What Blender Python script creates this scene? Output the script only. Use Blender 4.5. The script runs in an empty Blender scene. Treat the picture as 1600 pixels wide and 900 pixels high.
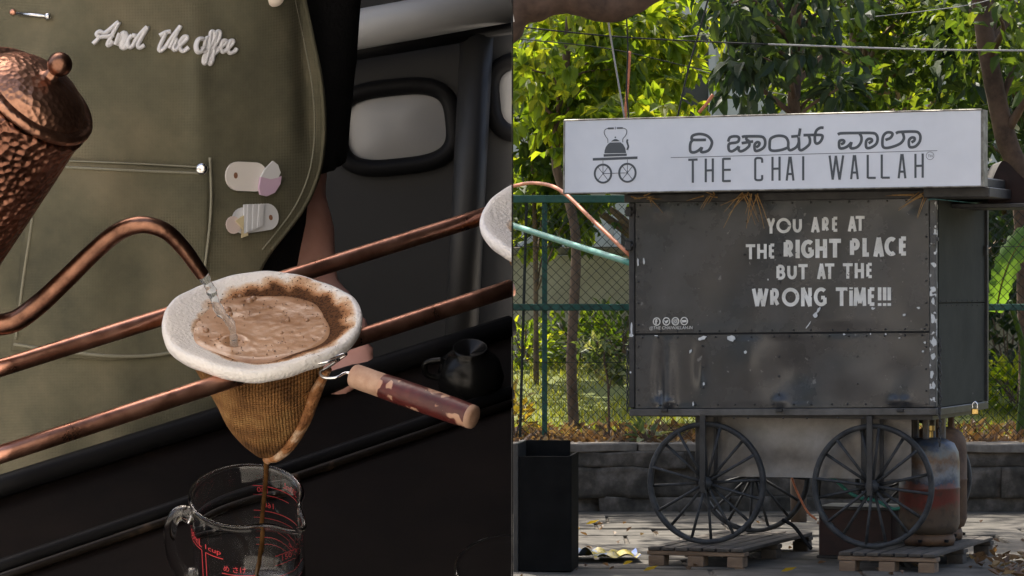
import bpy, bmesh, math, random
from mathutils import Vector, Matrix, noise
random.seed(7)
R = math.radians
S = bpy.context.scene
C = S.collection

# ------------------------------------------------------------------ camera, world, sun, exposure
F = 5600.0                       # focal length in photograph pixels (1600 wide)
CAMZ = 1.455
cam = bpy.data.cameras.new('camera'); cam.sensor_width = 36.0; cam.lens = F / 1600 * 36
cam.clip_start = 0.1; cam.clip_end = 2000
co = bpy.data.objects.new('camera', cam); C.objects.link(co)
co.location = (0, 0, CAMZ); co.rotation_euler = (R(90), 0, 0)
S.camera = co
S.render.resolution_x = 1024; S.render.resolution_y = 576
SUN_EL, SUN_AZ = 56.0, -28.0     # azimuth of the sun from +Y, positive to +X
w = bpy.data.worlds.new('World'); S.world = w; w.use_nodes = True
nt = w.node_tree; nt.nodes.clear()
sky = nt.nodes.new('ShaderNodeTexSky'); sky.sky_type = 'NISHITA'; sky.sun_disc = False
sky.sun_elevation = R(SUN_EL); sky.sun_rotation = R(SUN_AZ); sky.air_density = 1.0; sky.dust_density = 5.0; sky.ozone_density = 0.3
bg = nt.nodes.new('ShaderNodeBackground'); bg.inputs['Strength'].default_value = 0.15
wo = nt.nodes.new('ShaderNodeOutputWorld')
nt.links.new(sky.outputs[0], bg.inputs[0]); nt.links.new(bg.outputs[0], wo.inputs[0])
sl = bpy.data.lights.new('sun', 'SUN'); sl.energy = 4.6; sl.angle = R(0.53); sl.color = (1.0, 0.93, 0.82)
so = bpy.data.objects.new('sun', sl); C.objects.link(so)
sd = Vector((math.sin(R(SUN_AZ)) * math.cos(R(SUN_EL)), math.cos(R(SUN_AZ)) * math.cos(R(SUN_EL)), math.sin(R(SUN_EL))))
so.rotation_euler = sd.to_track_quat('Z', 'Y').to_euler(); so.location = (0, 30, 20)
vs = S.view_settings
vs.view_transform = 'Standard'; vs.look = 'None'; vs.gamma = 1; vs.exposure = 1.0; vs.use_curve_mapping = False

# ------------------------------------------------------------------ helpers
def pix(px, py, d):
    return Vector(((px - 800) / F * d, d, CAMZ + (450 - py) / F * d))

def on_plane(px, py, p0, n):
    o = Vector((0, 0, CAMZ)); r = pix(px, py, 1.0) - o
    return o + r * ((p0 - o).dot(n) / r.dot(n))

def catmull(pts, n=6):
    pts = [Vector(p) for p in pts]
    if len(pts) < 3: return pts
    out = []
    P = [pts[0] * 2 - pts[1]] + pts + [pts[-1] * 2 - pts[-2]]
    for i in range(1, len(P) - 2):
        a, b, c, d = P[i-1], P[i], P[i+1], P[i+2]
        for k in range(n):
            t = k / n
            out.append(0.5 * ((2*b) + (c-a)*t + (2*a-5*b+4*c-d)*t*t + (3*b-a-3*c+d)*t**3))
    out.append(pts[-1])
    return out

class MB:
    def __init__(s): s.v = []; s.f = []; s.smooth = False
    def add(s, vs, fs):
        o = len(s.v); s.v += [tuple(v) for v in vs]; s.f += [tuple(i + o for i in f) for f in fs]; return s
    def box(s, c, size, rot=None, jit=0.0, taper=None):
        hx, hy, hz = size[0]/2, size[1]/2, size[2]/2
        vs = []
        for z in (-1, 1):
            for y in (-1, 1):
                for x in (-1, 1):
                    v = Vector((x*hx, y*hy, z*hz))
                    if taper and z > 0: v.x *= taper; v.y *= taper
                    if jit: v += Vector([random.uniform(-jit, jit) for _ in range(3)])
                    if rot is not None: v = rot @ v
                    vs.append(v + Vector(c))
        return s.add(vs, [(0,2,3,1),(4,5,7,6),(0,1,5,4),(2,6,7,3),(0,4,6,2),(1,3,7,5)])
    def cbox(s, c, size, b=0.004, rot=None, jit=0.0):        # bevelled box
        hx, hy, hz = [q/2 for q in size]
        bm = bmesh.new(); bmesh.ops.create_cube(bm, size=1)
        for v in bm.verts:
            v.co = Vector((v.co.x*size[0], v.co.y*size[1], v.co.z*size[2])) + Vector([random.uniform(-jit, jit) for _ in range(3)])
        bmesh.ops.bevel(bm, geom=bm.edges[:], offset=b, segments=1, affect='EDGES')
        bm.verts.index_update()
        vs = [((rot @ v.co) if rot is not None else v.co) + Vector(c) for v in bm.verts]
        s.add(vs, [[v.index for v in f.verts] for f in bm.faces]); bm.free(); return s
    def tube(s, pts, r, n=10, cap=True, flat=None):
        pts = [Vector(p) for p in pts]; m = len(pts)
        rs = r if isinstance(r, (list, tuple)) else [r] * m
        if len(rs) != m:
            rs = [rs[min(len(rs)-1, int(i*(len(rs)-1)/(m-1)))] + (rs[min(len(rs)-1, int(i*(len(rs)-1)/(m-1))+1)] - rs[min(len(rs)-1, int(i*(len(rs)-1)/(m-1)))]) * ((i*(len(rs)-1)/(m-1)) % 1) for i in range(m)]
        vs = []; up = None
        for i, p in enumerate(pts):
            t = (pts[min(i+1, m-1)] - pts[max(i-1, 0)]).normalized()
            if up is None:
                up = Vector((0,0,1)) if abs(t.z) < .9 else Vector((1,0,0))
            a = t.cross(up)
            a.normalize(); b = a.cross(t).normalized(); up = b
            for k in range(n):
                an = 2*math.pi*k/n
                vs.append(p + (a*math.cos(an) + b*math.sin(an)*(flat or 1)) * rs[i])
        fs = []
        for i in range(m-1):
            for k in range(n):
                fs.append((i*n+k, i*n+(k+1)%n, (i+1)*n+(k+1)%n, (i+1)*n+k))
        if cap: fs += [tuple(range(n))[::-1], tuple(range((m-1)*n, m*n))]
        return s.add(vs, fs)
    def lathe(s, prof, n=48, M=None, fn=None, close=False):
        vs = []; fs = []; m = len(prof)
        for (r, z) in prof:
            for k in range(n):
                a = 2*math.pi*k/n
                v = Vector((r*math.cos(a), r*math.sin(a), z))
                if fn: v = fn(v, a, r, z)
                vs.append(M @ v if M else v)
        for i in range(m-1 if not close else m):
            j = (i+1) % m
            for k in range(n):
                fs.append((i*n+k, i*n+(k+1)%n, j*n+(k+1)%n, j*n+k))
        return s.add(vs, fs)
    def poly(s, pts): return s.add(pts, [tuple(range(len(pts)))])
    def grid(s, fn, nu, nv):
        vs = [fn(i/nu, j/nv) for j in range(nv+1) for i in range(nu+1)]
        fs = [(j*(nu+1)+i, j*(nu+1)+i+1, (j+1)*(nu+1)+i+1, (j+1)*(nu+1)+i) for j in range(nv) for i in range(nu)]
        return s.add(vs, fs)
    def ribbon(s, pts, width, to3d, closed=False):            # a 2-D stroke of even width carried onto a surface
        pts = [Vector((p[0], p[1])) for p in pts]; m = len(pts); L = []; Rr = []
        for i, p in enumerate(pts):
            if closed: a, b = pts[i-1], pts[(i+1) % m]
            else: a, b = pts[max(i-1, 0)], pts[min(i+1, m-1)]
            d0 = (p - a); d1 = (b - p)
            if d0.length < 1e-6: d0 = d1
            if d1.length < 1e-6: d1 = d0
            d0.normalize(); d1.normalize()
            n0 = Vector((-d0.y, d0.x)); n1 = Vector((-d1.y, d1.x))
            nn = n0 + n1
            if nn.length < 1e-4: nn = n0.copy()
            nn.normalize(); k = min(1.6, 1 / max(.35, nn.dot(n0)))
            L.append(p + nn*width/2*k); Rr.append(p - nn*width/2*k)
        vs = [to3d(q.x, q.y) for q in L] + [to3d(q.x, q.y) for q in Rr]
        rng = range(m) if closed else range(m-1)
        return s.add(vs, [(i, (i+1) % m, m+(i+1) % m, m+i) for i in rng])
    def mesh(s, name, mat, smooth=None, merge=False):
        me = bpy.data.meshes.new(name); me.from_pydata([tuple(v) for v in s.v], [], s.f); me.validate()
        bm = bmesh.new(); bm.from_mesh(me)
        if merge: bmesh.ops.remove_doubles(bm, verts=bm.verts[:], dist=1e-5)
        if len(bm.faces) < 150000 and not getattr(s, 'nofix', False): bmesh.ops.recalc_face_normals(bm, faces=bm.faces[:])
        bm.to_mesh(me); bm.free()
        if mat: me.materials.append(mat)
        if s.smooth or smooth: me.polygons.foreach_set('use_smooth', [True]*len(me.polygons))
        return me
    def build(s, name, mat, parent=None, smooth=None, merge=False, M=None):
        o = bpy.data.objects.new(name, s.mesh(name, mat, smooth, merge)); C.objects.link(o)
        if parent: o.parent = parent
        if M is not None: o.matrix_local = M
        return o

def tag(o, label=None, cat=None, group=None, kind=None):
    if label: o['label'] = label
    if cat: o['category'] = cat
    if group: o['group'] = group
    if kind: o['kind'] = kind
    return o
def thing(name, label, cat, M=None, group=None):
    o = bpy.data.objects.new(name, None); C.objects.link(o); o.empty_display_size = .1
    if M is not None: o.matrix_world = M if isinstance(M, Matrix) else Matrix.Translation(Vector(M))
    o['_m'] = 0; del o['_m']
    MW[o.name] = (o.matrix_world.copy() if M is not None else Matrix.Identity(4))
    return tag(o, label, cat, group)
MW = {}
def inst(me, name, parent=None, M=None):
    o = bpy.data.objects.new(name, me); C.objects.link(o)
    if parent: o.parent = parent
    if M is not None: o.matrix_local = M
    return o
def cut_x0(o, M, keep_neg=True):              # trim a mesh flush against the steel side panel (world X = 0)
    me = o.data; bm = bmesh.new(); bm.from_mesh(me)
    Mi = M.inverted(); n = (Mi.to_3x3() @ Vector((1,0,0)))
    bmesh.ops.bisect_plane(bm, geom=bm.verts[:]+bm.edges[:]+bm.faces[:], plane_co=Mi @ Vector((-.0004,0,0)), plane_no=n, clear_outer=True)
    bm.to_mesh(me); bm.free()

# ------------------------------------------------------------------ materials
def srgb(r, g, b):
    f = lambda c: (c/255/12.92 if c/255 <= .04045 else ((c/255+.055)/1.055)**2.4)
    return (f(r), f(g), f(b), 1)
def mat(name, col, rough=.6, metal=0, var=None, scale=20, bump=0, bscale=60, spec=.5, detail=4, voro=False, coat=0, rvar=0, extra=None, stretch=None, trans=0, ior=1.45):
    m = bpy.data.materials.new(name); m.use_nodes = True; t = m.node_tree; b = t.nodes['Principled BSDF']
    col = tuple(col) if len(col) == 4 else tuple(col) + (1,)
    b.inputs['Base Color'].default_value = col; b.inputs['Roughness'].default_value = rough; b.inputs['Metallic'].default_value = metal
    b.inputs['Specular IOR Level'].default_value = spec; b.inputs['Coat Weight'].default_value = coat
    b.inputs['Transmission Weight'].default_value = trans; b.inputs['IOR'].default_value = ior
    tc = t.nodes.new('ShaderNodeTexCoord'); src = tc.outputs['Object']
    if stretch:
        mp = t.nodes.new('ShaderNodeMapping'); mp.inputs['Scale'].default_value = stretch; t.links.new(src, mp.inputs[0]); src = mp.outputs[0]
    if var:
        n = t.nodes.new('ShaderNodeTexNoise'); n.inputs['Scale'].default_value = scale; n.inputs['Detail'].default_value = detail; n.inputs['Roughness'].default_value = .65
        t.links.new(src, n.inputs['Vector'])
        r = t.nodes.new('ShaderNodeValToRGB'); e = r.color_ramp.elements; e[0].position = .32; e[1].position = .68
        e[0].color = tuple(var[0])[:3] + (1,); e[1].color = tuple(var[1])[:3] + (1,)
        for (p, c) in var[2:]:
            q = e.new(p); q.color = tuple(c)[:3] + (1,)
        t.links.new(n.outputs[0], r.inputs[0]); t.links.new(r.outputs[0], b.inputs['Base Color'])
        if rvar:
            mr = t.nodes.new('ShaderNodeMapRange'); mr.inputs[3].default_value = rough - rvar; mr.inputs[4].default_value = rough + rvar
            mr.inputs[1].default_value = .3; mr.inputs[2].default_value = .7
            t.links.new(n.outputs[0], mr.inputs[0]); t.links.new(mr.outputs[0], b.inputs['Roughness'])
    if bump:
        bn = t.nodes.new('ShaderNodeBump'); bn.inputs['Strength'].default_value = min(1, bump); bn.inputs['Distance'].default_value = .004 if not voro else voro
        if voro:
            v = t.nodes.new('ShaderNodeTexVoronoi'); v.feature = 'SMOOTH_F1'; v.inputs['Scale'].default_value = bscale; v.inputs['Smoothness'].default_value = .35
            t.links.new(src, v.inputs['Vector']); t.links.new(v.outputs['Distance'], bn.inputs['Height'])
        else:
            v = t.nodes.new('ShaderNodeTexNoise'); v.inputs['Scale'].default_value = bscale; v.inputs['Detail'].default_value = 5
            t.links.new(src, v.inputs['Vector']); t.links.new(v.outputs[0], bn.inputs['Height'])
        t.links.new(bn.outputs[0], b.inputs['Normal'])
    if extra: extra(t, b, src)
    return m
def chips(colour, thr, scale, col2=None, thr2=None, scale2=None):
    """paint worn through to another colour in sharp-edged chips of their own shape"""
    def fn(t, b, src):
        def layer(c, th, sc, det):
            n = t.nodes.new('ShaderNodeTexNoise'); n.inputs['Scale'].default_value = sc; n.inputs['Detail'].default_value = det
            t.links.new(src, n.inputs['Vector'])
            mr = t.nodes.new('ShaderNodeMapRange'); mr.inputs[1].default_value = th; mr.inputs[2].default_value = th + .02
            t.links.new(n.outputs[0], mr.inputs[0])
            mx = t.nodes.new('ShaderNodeMix'); mx.data_type = 'RGBA'
            l = b.inputs['Base Color'].links
            if l: t.links.new(l[0].from_socket, mx.inputs[6])
            else: mx.inputs[6].default_value = b.inputs['Base Color'].default_value
            mx.inputs[7].default_value = tuple(c)[:3] + (1,)
            t.links.new(mr.outputs[0], mx.inputs[0]); t.links.new(mx.outputs[2], b.inputs['Base Color'])
        layer(colour, thr, scale, 3)
        if col2: layer(col2, thr2, scale2, 5)
    return fn
def weave(scale, amt):
    def fn(t, b, src):
        outs = []
        for ax in ('X', 'Z'):
            wv = t.nodes.new('ShaderNodeTexWave'); wv.wave_type = 'BANDS'; wv.bands_direction = ax
            wv.inputs['Scale'].default_value = scale; wv.inputs['Distortion'].default_value = 1.2; wv.inputs['Detail'].default_value = 2
            t.links.new(src, wv.inputs['Vector']); outs.append(wv.outputs['Fac'])
        ad = t.nodes.new('ShaderNodeMath'); ad.operation = 'ADD'
        t.links.new(outs[0], ad.inputs[0]); t.links.new(outs[1], ad.inputs[1])
        bn = t.nodes.new('ShaderNodeBump'); bn.inputs['Strength'].default_value = amt; bn.inputs['Distance'].default_value = .0006
        t.links.new(ad.outputs[0], bn.inputs['Height']); t.links.new(bn.outputs[0], b.inputs['Normal'])
    return fn
def leafmat(name, c1, c2, c3, transl=.5, tcol=1.7):
    m = bpy.data.materials.new(name); m.use_nodes = True; t = m.node_tree; t.nodes.clear()
    g = t.nodes.new('ShaderNodeNewGeometry'); r = t.nodes.new('ShaderNodeValToRGB')
    e = r.color_ramp.elements; e[0].color = c1 + (1,); e[1].color = c3 + (1,); q = e.new(.55); q.color = c2 + (1,)
    t.links.new(g.outputs['Random Per Island'], r.inputs[0])
    d = t.nodes.new('ShaderNodeBsdfPrincipled'); d.inputs['Roughness'].default_value = .58; t.links.new(r.outputs[0], d.inputs['Base Color'])
    tr = t.nodes.new('ShaderNodeBsdfTranslucent')
    mul = t.nodes.new('ShaderNodeMix'); mul.data_type = 'RGBA'; mul.blend_type = 'MULTIPLY'; mul.inputs[0].default_value = 1
    mul.inputs[7].default_value = (1.5*tcol, 1.25*tcol, .45*tcol, 1); t.links.new(r.outputs[0], mul.inputs[6]); t.links.new(mul.outputs[2], tr.inputs[0])
    mx = t.nodes.new('ShaderNodeMixShader'); mx.inputs[0].default_value = transl
    t.links.new(d.outputs[0], mx.inputs[1]); t.links.new(tr.outputs[0], mx.inputs[2])
    o = t.nodes.new('ShaderNodeOutputMaterial'); t.links.new(mx.outputs[0], o.inputs[0])
    return m
def glassmat(name, col=(1,1,1), rough=0.0, ior=1.47):
    return mat(name, col, rough, trans=1, ior=ior)

copper = mat('brushed_copper', (.55,.28,.20), .32, 1, var=((.34,.16,.105),(.64,.35,.255),(.5,(.55,.275,.195))), scale=38, bump=.06, bscale=180, rvar=.08, stretch=(1,1,1))
kettle_m = mat('hammered_copper', (.22,.105,.07), .38, 1, var=((.10,.045,.03),(.28,.135,.09)), scale=30, bump=1, bscale=185, voro=.0035)
kettle_lid_m = mat('hammered_copper_lid', (.38,.20,.135), .34, 1, var=((.20,.095,.06),(.46,.255,.175)), scale=40, bump=.6, bscale=260, voro=.0011)
spout_m = mat('aged_copper', (.25,.125,.085), .30, 1, var=((.10,.05,.035),(.32,.165,.11)), scale=60, bump=.1, bscale=200)
cotton = mat('white_cotton', (.80,.77,.74), .95, var=((.72,.69,.66),(.84,.82,.80)), scale=120, bump=.5, bscale=700, spec=.1)
canvas = mat('olive_canvas', (.15,.14,.095), .95, var=((.090,.088,.064),(.20,.175,.118),(.48,(.135,.128,.088))), scale=11, spec=.12, extra=weave(270, .4), detail=8)
stitch_m = mat('pale_stitching', (.27,.26,.20), .9, spec=.1, bump=.4, bscale=900)
thread = mat('white_embroidery', (.82,.82,.86), .85, spec=.15, bump=.5, bscale=1500)
shirt_m = mat('black_shirt', (.012,.012,.013), .95, spec=.1, bump=.3, bscale=300)
skin = mat('skin', (.50,.27,.22), .55, var=((.46,.23,.18),(.54,.30,.25)), scale=30)
hair_m = mat('dark_hair', (.02,.015,.012), .5, bump=.5, bscale=200, stretch=(1,1,.1))
counter_m = mat('black_counter', (.006,.005,.005), .6, var=((.004,.0035,.0035),(.011,.008,.007)), scale=9, spec=.05, bump=.08, bscale=90)
rubber = mat('black_rubber', (.008,.008,.009), .5, spec=.15)
steel = mat('bright_steel', (.75,.75,.76), .22, 1)
glass = glassmat('clear_glass')
water = mat('water', (.86,.90,.93), .03, trans=.90, ior=1.33)
redprint = mat('red_print', (.62,.05,.06), .6)
red_wood = mat('worn_red_wood', (.07,.012,.011), .38, var=((.035,.007,.007),(.10,.018,.015)), scale=40, bump=.15, bscale=150, extra=chips((.42,.25,.17), .60, 45, (.30,.15,.10), .66, 120), stretch=(1,1,1))
bare_wood = mat('bare_wood', (.42,.26,.18), .7, var=((.32,.18,.12),(.48,.32,.23)), scale=70, bump=.2, bscale=200)

# ================================================================== THE RIGHT: outdoor setting
ground_m = mat('packed_ground', (.10,.085,.07), .95, var=((.065,.055,.045),(.14,.12,.095)), scale=3, bump=.6, bscale=30, detail=8)
slab_m = mat('flagstone', (.08,.07,.056), .85, var=((.035,.030,.023),(.115,.102,.084),(.5,(.07,.062,.049))), scale=5, bump=.5, bscale=40, detail=9)
g = MB().box((0, 250, -.25), (900, 900, .5)).build('ground', ground_m); tag(g, 'dark packed earth and flagstone ground under the cart', kind='structure')
k = 0
y = 15.6
while y < 22.8:
    dp = random.uniform(.55, .75); x = -.9 + random.uniform(-.4, 0)
    while x < 4.6:
        wd = random.uniform(.6, 1.15)
        bm = MB().cbox((x+wd/2, y+dp/2, .0), (wd-.022, dp-.022, .036), .006, Matrix.Rotation(R(random.uniform(-.5,.5)), 3, 'Y'), .006)
        bm.build('paving_slab', slab_m, g); x += wd
    y += dp
# forecourt and building behind the camera, unseen, added to bounce sunlight forward
fc = MB().box((-2, 2.2, .002), (40, 13.5, .02)).build('forecourt', mat('bounce_concrete', (.42,.39,.34), .9, var=((.34,.31,.27),(.48,.45,.40)), scale=1.5, bump=.3, bscale=30, detail=8)); tag(fc, kind='structure')
fa = thing('bounce_building', 'cream plastered building across the forecourt, unseen, added to bounce light onto the stand', 'building', (-3, -4.6, 0))
MB().box((0, -3, 4.0), (22, 6, 8.0)).build('wall', mat('cream_plaster', (.73,.70,.64), .9, var=((.67,.64,.58),(.77,.74,.69)), scale=1.2, bump=.15, bscale=20), fa)
for zz_ in (1.7, 5.2):
    for i in range(6):
        x = -8.5 + i*3.4
        o = MB().box((x, .03, zz_), (1.1, .08, 1.5)).build('window', mat('facade_frame', (.4,.36,.3), .6), fa); MB().box((x, .075, zz_), (.95, .02, 1.35)).build('pane', mat('facade_glass', (.04,.05,.06), .1), o)
MB().cbox((0, .1, 8.05), (22.3, .5, .18), .02).build('cornice', mat('facade_trim', (.6,.55,.48), .8), fa)
# low stone retaining wall
stone_m = mat('rough_stone', (.09,.075,.06), .95, var=((.022,.019,.014),(.16,.135,.112),(.5,(.065,.055,.043))), scale=6, bump=.9, bscale=26, detail=9)
coping_m = mat('stone_coping', (.19,.165,.135), .9, var=((.10,.085,.068),(.24,.21,.175)), scale=8, bump=.7, bscale=30)
sw = thing('low_stone_wall', 'low rough stone retaining wall in courses below the chain link fence', 'wall', (0, 23.1, 0))
MB().box((1.5, .30, .19), (13, .46, .38)).build('wall_core', mat('wall_mortar', (.07,.062,.052), .95, bump=.5, bscale=50), sw)
def rough_block(size, seed, amp=.02):
    b = MB(); sx, sy, sz = size; n = 7
    bm = bmesh.new(); bmesh.ops.create_cube(bm, size=1); bmesh.ops.subdivide_edges(bm, edges=bm.edges[:], cuts=5, use_grid_fill=True)
    for v in bm.verts:
        c = v.co.copy(); k = 1 - .10*max(0, abs(c.x)*2-.6)*max(0, abs(c.z)*2-.4) - .12*max(0, abs(c.y)*2-.7)*max(0, abs(c.z)*2-.5)
        p = Vector((c.x*sx, c.y*sy, c.z*sz*k)); q = p*9 + Vector((seed*7.3, 0, 0))
        v.co = p + Vector((noise.noise(q), noise.noise(q+Vector((9,0,0))), noise.noise(q+Vector((0,9,0)))))*amp + Vector((noise.noise(q*3), noise.noise(q*3+Vector((5,0,0))), 0))*amp*.4
    bm.verts.index_update(); b.add([v.co for v in bm.verts], [[v.index for v in f.verts] for f in bm.faces]); bm.free(); return b
kk = 0
for (z0, z1, off) in ((0, .105, 0), (.105, .30, .3), (.30, .40, .13)):
    x = -1.2 - off
    while x < 5.6:
        wd = random.uniform(.45, 1.2) if z1 != .30 else random.uniform(.35, .9); kk += 1
        rough_block((wd+.004, .22, z1-z0+.006), kk).build('stone', stone_m, sw, smooth=True, M=Matrix.Translation((x+wd/2, random.uniform(.05,.10), (z0+z1)/2)))
        x += wd
x = -1.3
while x < 5.6:
    wd = random.uniform(.9, 1.6); kk += 1
    rough_block((wd-.006, .38, .05), kk, .012).build('coping_stone', coping_m, sw, smooth=True, M=Matrix.Translation((x+wd/2, .14, .425))); x += wd

# garden terrain behind the wall
def terr(x, y):
    t = max(0, min(1, (y - 23.3) / 6))
    return .41 + .42 * t * t * (3 - 2*t) + .025 * noise.noise(Vector((x*.9, y*.9, 0))) + .012 * noise.noise(Vector((x*4, y*4, 3)))
def soilgrass(t, b, src):
    n = t.nodes.new('ShaderNodeTexNoise'); n.inputs['Scale'].default_value = 1.6; n.inputs['Detail'].default_value = 7
    sx = t.nodes.new('ShaderNodeSeparateXYZ'); t.links.new(src, sx.inputs[0]); t.links.new(src, n.inputs[0])
    a = t.nodes.new('ShaderNodeMath'); a.operation = 'MULTIPLY_ADD'; a.inputs[1].default_value = 1.2; t.links.new(n.outputs[0], a.inputs[0]); t.links.new(sx.outputs[1], a.inputs[2])
    mr = t.nodes.new('ShaderNodeMapRange'); mr.inputs[1].default_value = 24.75; mr.inputs[2].default_value = 25.3; t.links.new(a.outputs[0], mr.inputs[0])
    mx = t.nodes.new('ShaderNodeMix'); mx.data_type = 'RGBA'; mx.inputs[6].default_value = (.15,.095,.065,1); mx.inputs[7].default_value = (.11,.13,.028,1)
    t.links.new(mr.outputs[0], mx.inputs[0]); t.links.new(mx.outputs[2], b.inputs['Base Color'])
terr_m = mat('garden_soil', (.1,.1,.03), .95, bump=.8, bscale=30, extra=soilgrass)
gt = MB().grid(lambda u, v: (-4 + 16*u, 23.3 + 40*v**1.6, terr(-4+16*u, 23.3+40*v**1.6)), 110, 110).build('garden_ground', terr_m, smooth=True)
tag(gt, kind='structure')
# grass blades (stuff)
gm = leafmat('grass_blades', (.08,.11,.015), (.13,.16,.025), (.20,.21,.04), .45, 1.8)
b = MB(); b.nofix = True
for i in range(16000):
    yy = 24.35 + 5.5*random.random()**1.3; xx = -.3 + 5.6*random.random()
    if noise.noise(Vector((xx*.8, yy*.8, 9))) < -.28: continue
    z = terr(xx, yy); h = random.uniform(.03, .075); a = random.uniform(0, 6.28); s = .006
    dx, dy = math.cos(a)*s, math.sin(a)*s; l = random.uniform(-.03, .03); l2 = random.uniform(-.03, .03)
    b.add([(xx-dx, yy-dy, z-.005), (xx+dx, yy+dy, z-.005), (xx+l, yy+l2, z+h)], [(0,1,2)])
tag(b.build('grass', gm), 'short sunlit grass on the garden lawn behind the fence', 'grass', kind='stuff')

def leaf_geo(b, p, dirv, nrm, L, W, fold=.25, droop=.15):
    dirv = dirv.normalized(); side = dirv.cross(nrm)
    if side.length < 1e-4: side = dirv.cross(Vector((1,.3,.2)))
    side.normalize(); up = side.cross(dirv).normalized()
    m1 = p + dirv*L*.35; m2 = p + dirv*L*.7 - up*L*droop*.35; tip = p + dirv*L - up*L*droop
    f = up*W*fold
    b.add([p, m1 + side*W*.5 + f, m2 + side*W*.36 + f*.7, tip, m2 - side*W*.36 + f*.7, m1 - side*W*.5 + f, m1, m2],
          [(0,6,1),(1,6,7,2),(2,7,3),(0,5,6),(5,4,7,6),(4,3,7)])
def rnd_dir(zb=0):
    v = Vector((random.gauss(0,1), random.gauss(0,1), random.gauss(0,1) + zb)); return v.normalized()
def crown_mesh(clumps, per, L, asp=.5, spread=.5, zb=-.4, lobed=False):
    b = MB(); b.nofix = True
    for (c, r) in clumps:
        for i in range(per):
            d = rnd_dir(); p = Vector(c) + Vector((d.x*r, d.y*r, d.z*r*.75)) * random.random()**.45
            l = L*random.uniform(.6, 1.25); dv = (rnd_dir(zb) + d*.5)
            nv = (Vector((0,0,1)) + rnd_dir()*.75)
            if lobed:
                dv.normalize()
                for an in (-.8, 0, .8):
                    leaf_geo(b, p, Matrix.Rotation(an, 3, nv.normalized()) @ dv, nv, l*(1 if an == 0 else .75), l*asp*.8)
            else: leaf_geo(b, p, dv, nv, l, l*asp)
    return b
bark_m = mat('tree_bark', (.13,.085,.055), .9, var=((.07,.045,.03),(.19,.13,.085)), scale=14, bump=.8, bscale=40, stretch=(1,1,.35), detail=8)
limb_m = mat('smooth_bark', (.10,.06,.04), .9, var=((.045,.027,.018),(.135,.082,.055)), scale=7, bump=.5, bscale=25, detail=8)
lf_bright = leafmat('leaves_bright', (.05,.095,.010), (.09,.14,.014), (.16,.19,.02), .58, 2.3)
lf_mid = leafmat('leaves_mid', (.025,.055,.010), (.05,.09,.014), (.09,.13,.018), .5, 1.7)
lf_dark = leafmat('leaves_dark', (.012,.03,.014), (.022,.045,.018), (.04,.07,.02), .35, 1.5)
lf_var = leafmat('leaves_variegated', (.05,.09,.03), (.10,.15,.06), (.30,.34,.22), .4, 1.3)
lf_dry = leafmat('leaves_dry', (.09,.055,.035), (.18,.11,.07), (.28,.21,.14), .25, .9)
lf_yel = leafmat('leaves_yellow', (.17,.15,.03), (.25,.20,.03), (.32,.26,.05), .4, 1.2)

def tree(name, label, trunk, radii, clumps, leafm, per, L, asp=.5, zb=-.4, lobed=False, bark=None, group=None, limbs=True):
    base = Vector(trunk[0]); r = thing(name, label, 'tree', base, group)
    tp = catmull([Vector(p) - base for p in trunk], 6)
    b = MB(); n = len(tp)
    rr = [radii[0] + (radii[1]-radii[0])*i/(n-1) for i in range(n)]
    rr = [q*(1 + .12*noise.noise(Vector((i*.7, radii[0]*50, 0)))) for i, q in enumerate(rr)]
    b.tube(tp, rr, 10); b.build('trunk', bark or bark_m, r, smooth=True)
    if limbs:
        for (c, cr) in clumps[::2]:
            cv = Vector(c) - base
            i = max(int(n*.25), min(n-1, min(range(n), key=lambda q: (tp[q]-cv).length) - 3))
            a = tp[i]; m = a.lerp(cv, .5) + Vector((0,0,.12*(cv-a).length)) + rnd_dir()*.08
            MB().tube(catmull([a, m, cv], 5), [rr[i]*.5, rr[i]*.28, .006], 6).build('limb', bark or bark_m, r, smooth=True)
    cb = crown_mesh([(Vector(c)-base, cr) for (c, cr) in clumps], per, L, asp, zb=zb, lobed=lobed)
    tag(cb.build('crown', leafm, r, M=None), kind='stuff')
    return r
def clumps_px(n, x0, x1, y0, y1, d0, d1, r0, r1, rejecter=None):
    out = []
    while len(out) < n:
        px, py, d = random.uniform(x0,x1), random.uniform(y0,y1), random.uniform(d0,d1)
        if rejecter and rejecter(px, py): continue
        out.append((pix(px, py, d), random.uniform(r0, r1)))
    return out
def gz(px, d):                                   # ground point of the garden under a pixel column
    x = (px-800)/F*d; return Vector((x, d, terr(x, d) if d > 23.3 else 0))

def tp(path, d, base):                            # trunk path from pixels at a depth, rooted at the ground
    return [gz(base, d)] + [pix(x, y, d) for (x, y) in path]
tree('garden_tree', 'slender garden tree with a thin wavy brown trunk close behind the fence, bright lobed leaves', tp([(893,560),(900,400),(893,330),(868,250),(882,120),(892,0),(900,-120)], 24.7, 897), (.040,.026),
     clumps_px(30, 790, 1060, -60, 230, 24.0, 26.5, .22, .42), lf_bright, 45, .15, .55, zb=-.7, lobed=True)
tree('garden_tree', 'brown trunked tree beside the brown duct, above the sign end', tp([(1600,320),(1570,210),(1545,90),(1530,-20),(1520,-150)], 25.2, 1612), (.085,.06),
     clumps_px(30, 1440, 1720, -160, 130, 24.4, 27, .25, .42), lf_mid, 45, .13, .5, zb=-.6, bark=limb_m)
tree('dark_climber_tree', 'dark glossy leaved tree with a black thin trunk over the sign, among the cables', tp([(1245,400),(1240,180),(1246,60),(1240,-80)], 22.0, 1248), (.05,.035),
     clumps_px(26, 1120, 1330, -80, 150, 21.2, 22.6, .12, .26), lf_dark, 26, .15, .42, zb=-1.0)
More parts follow.
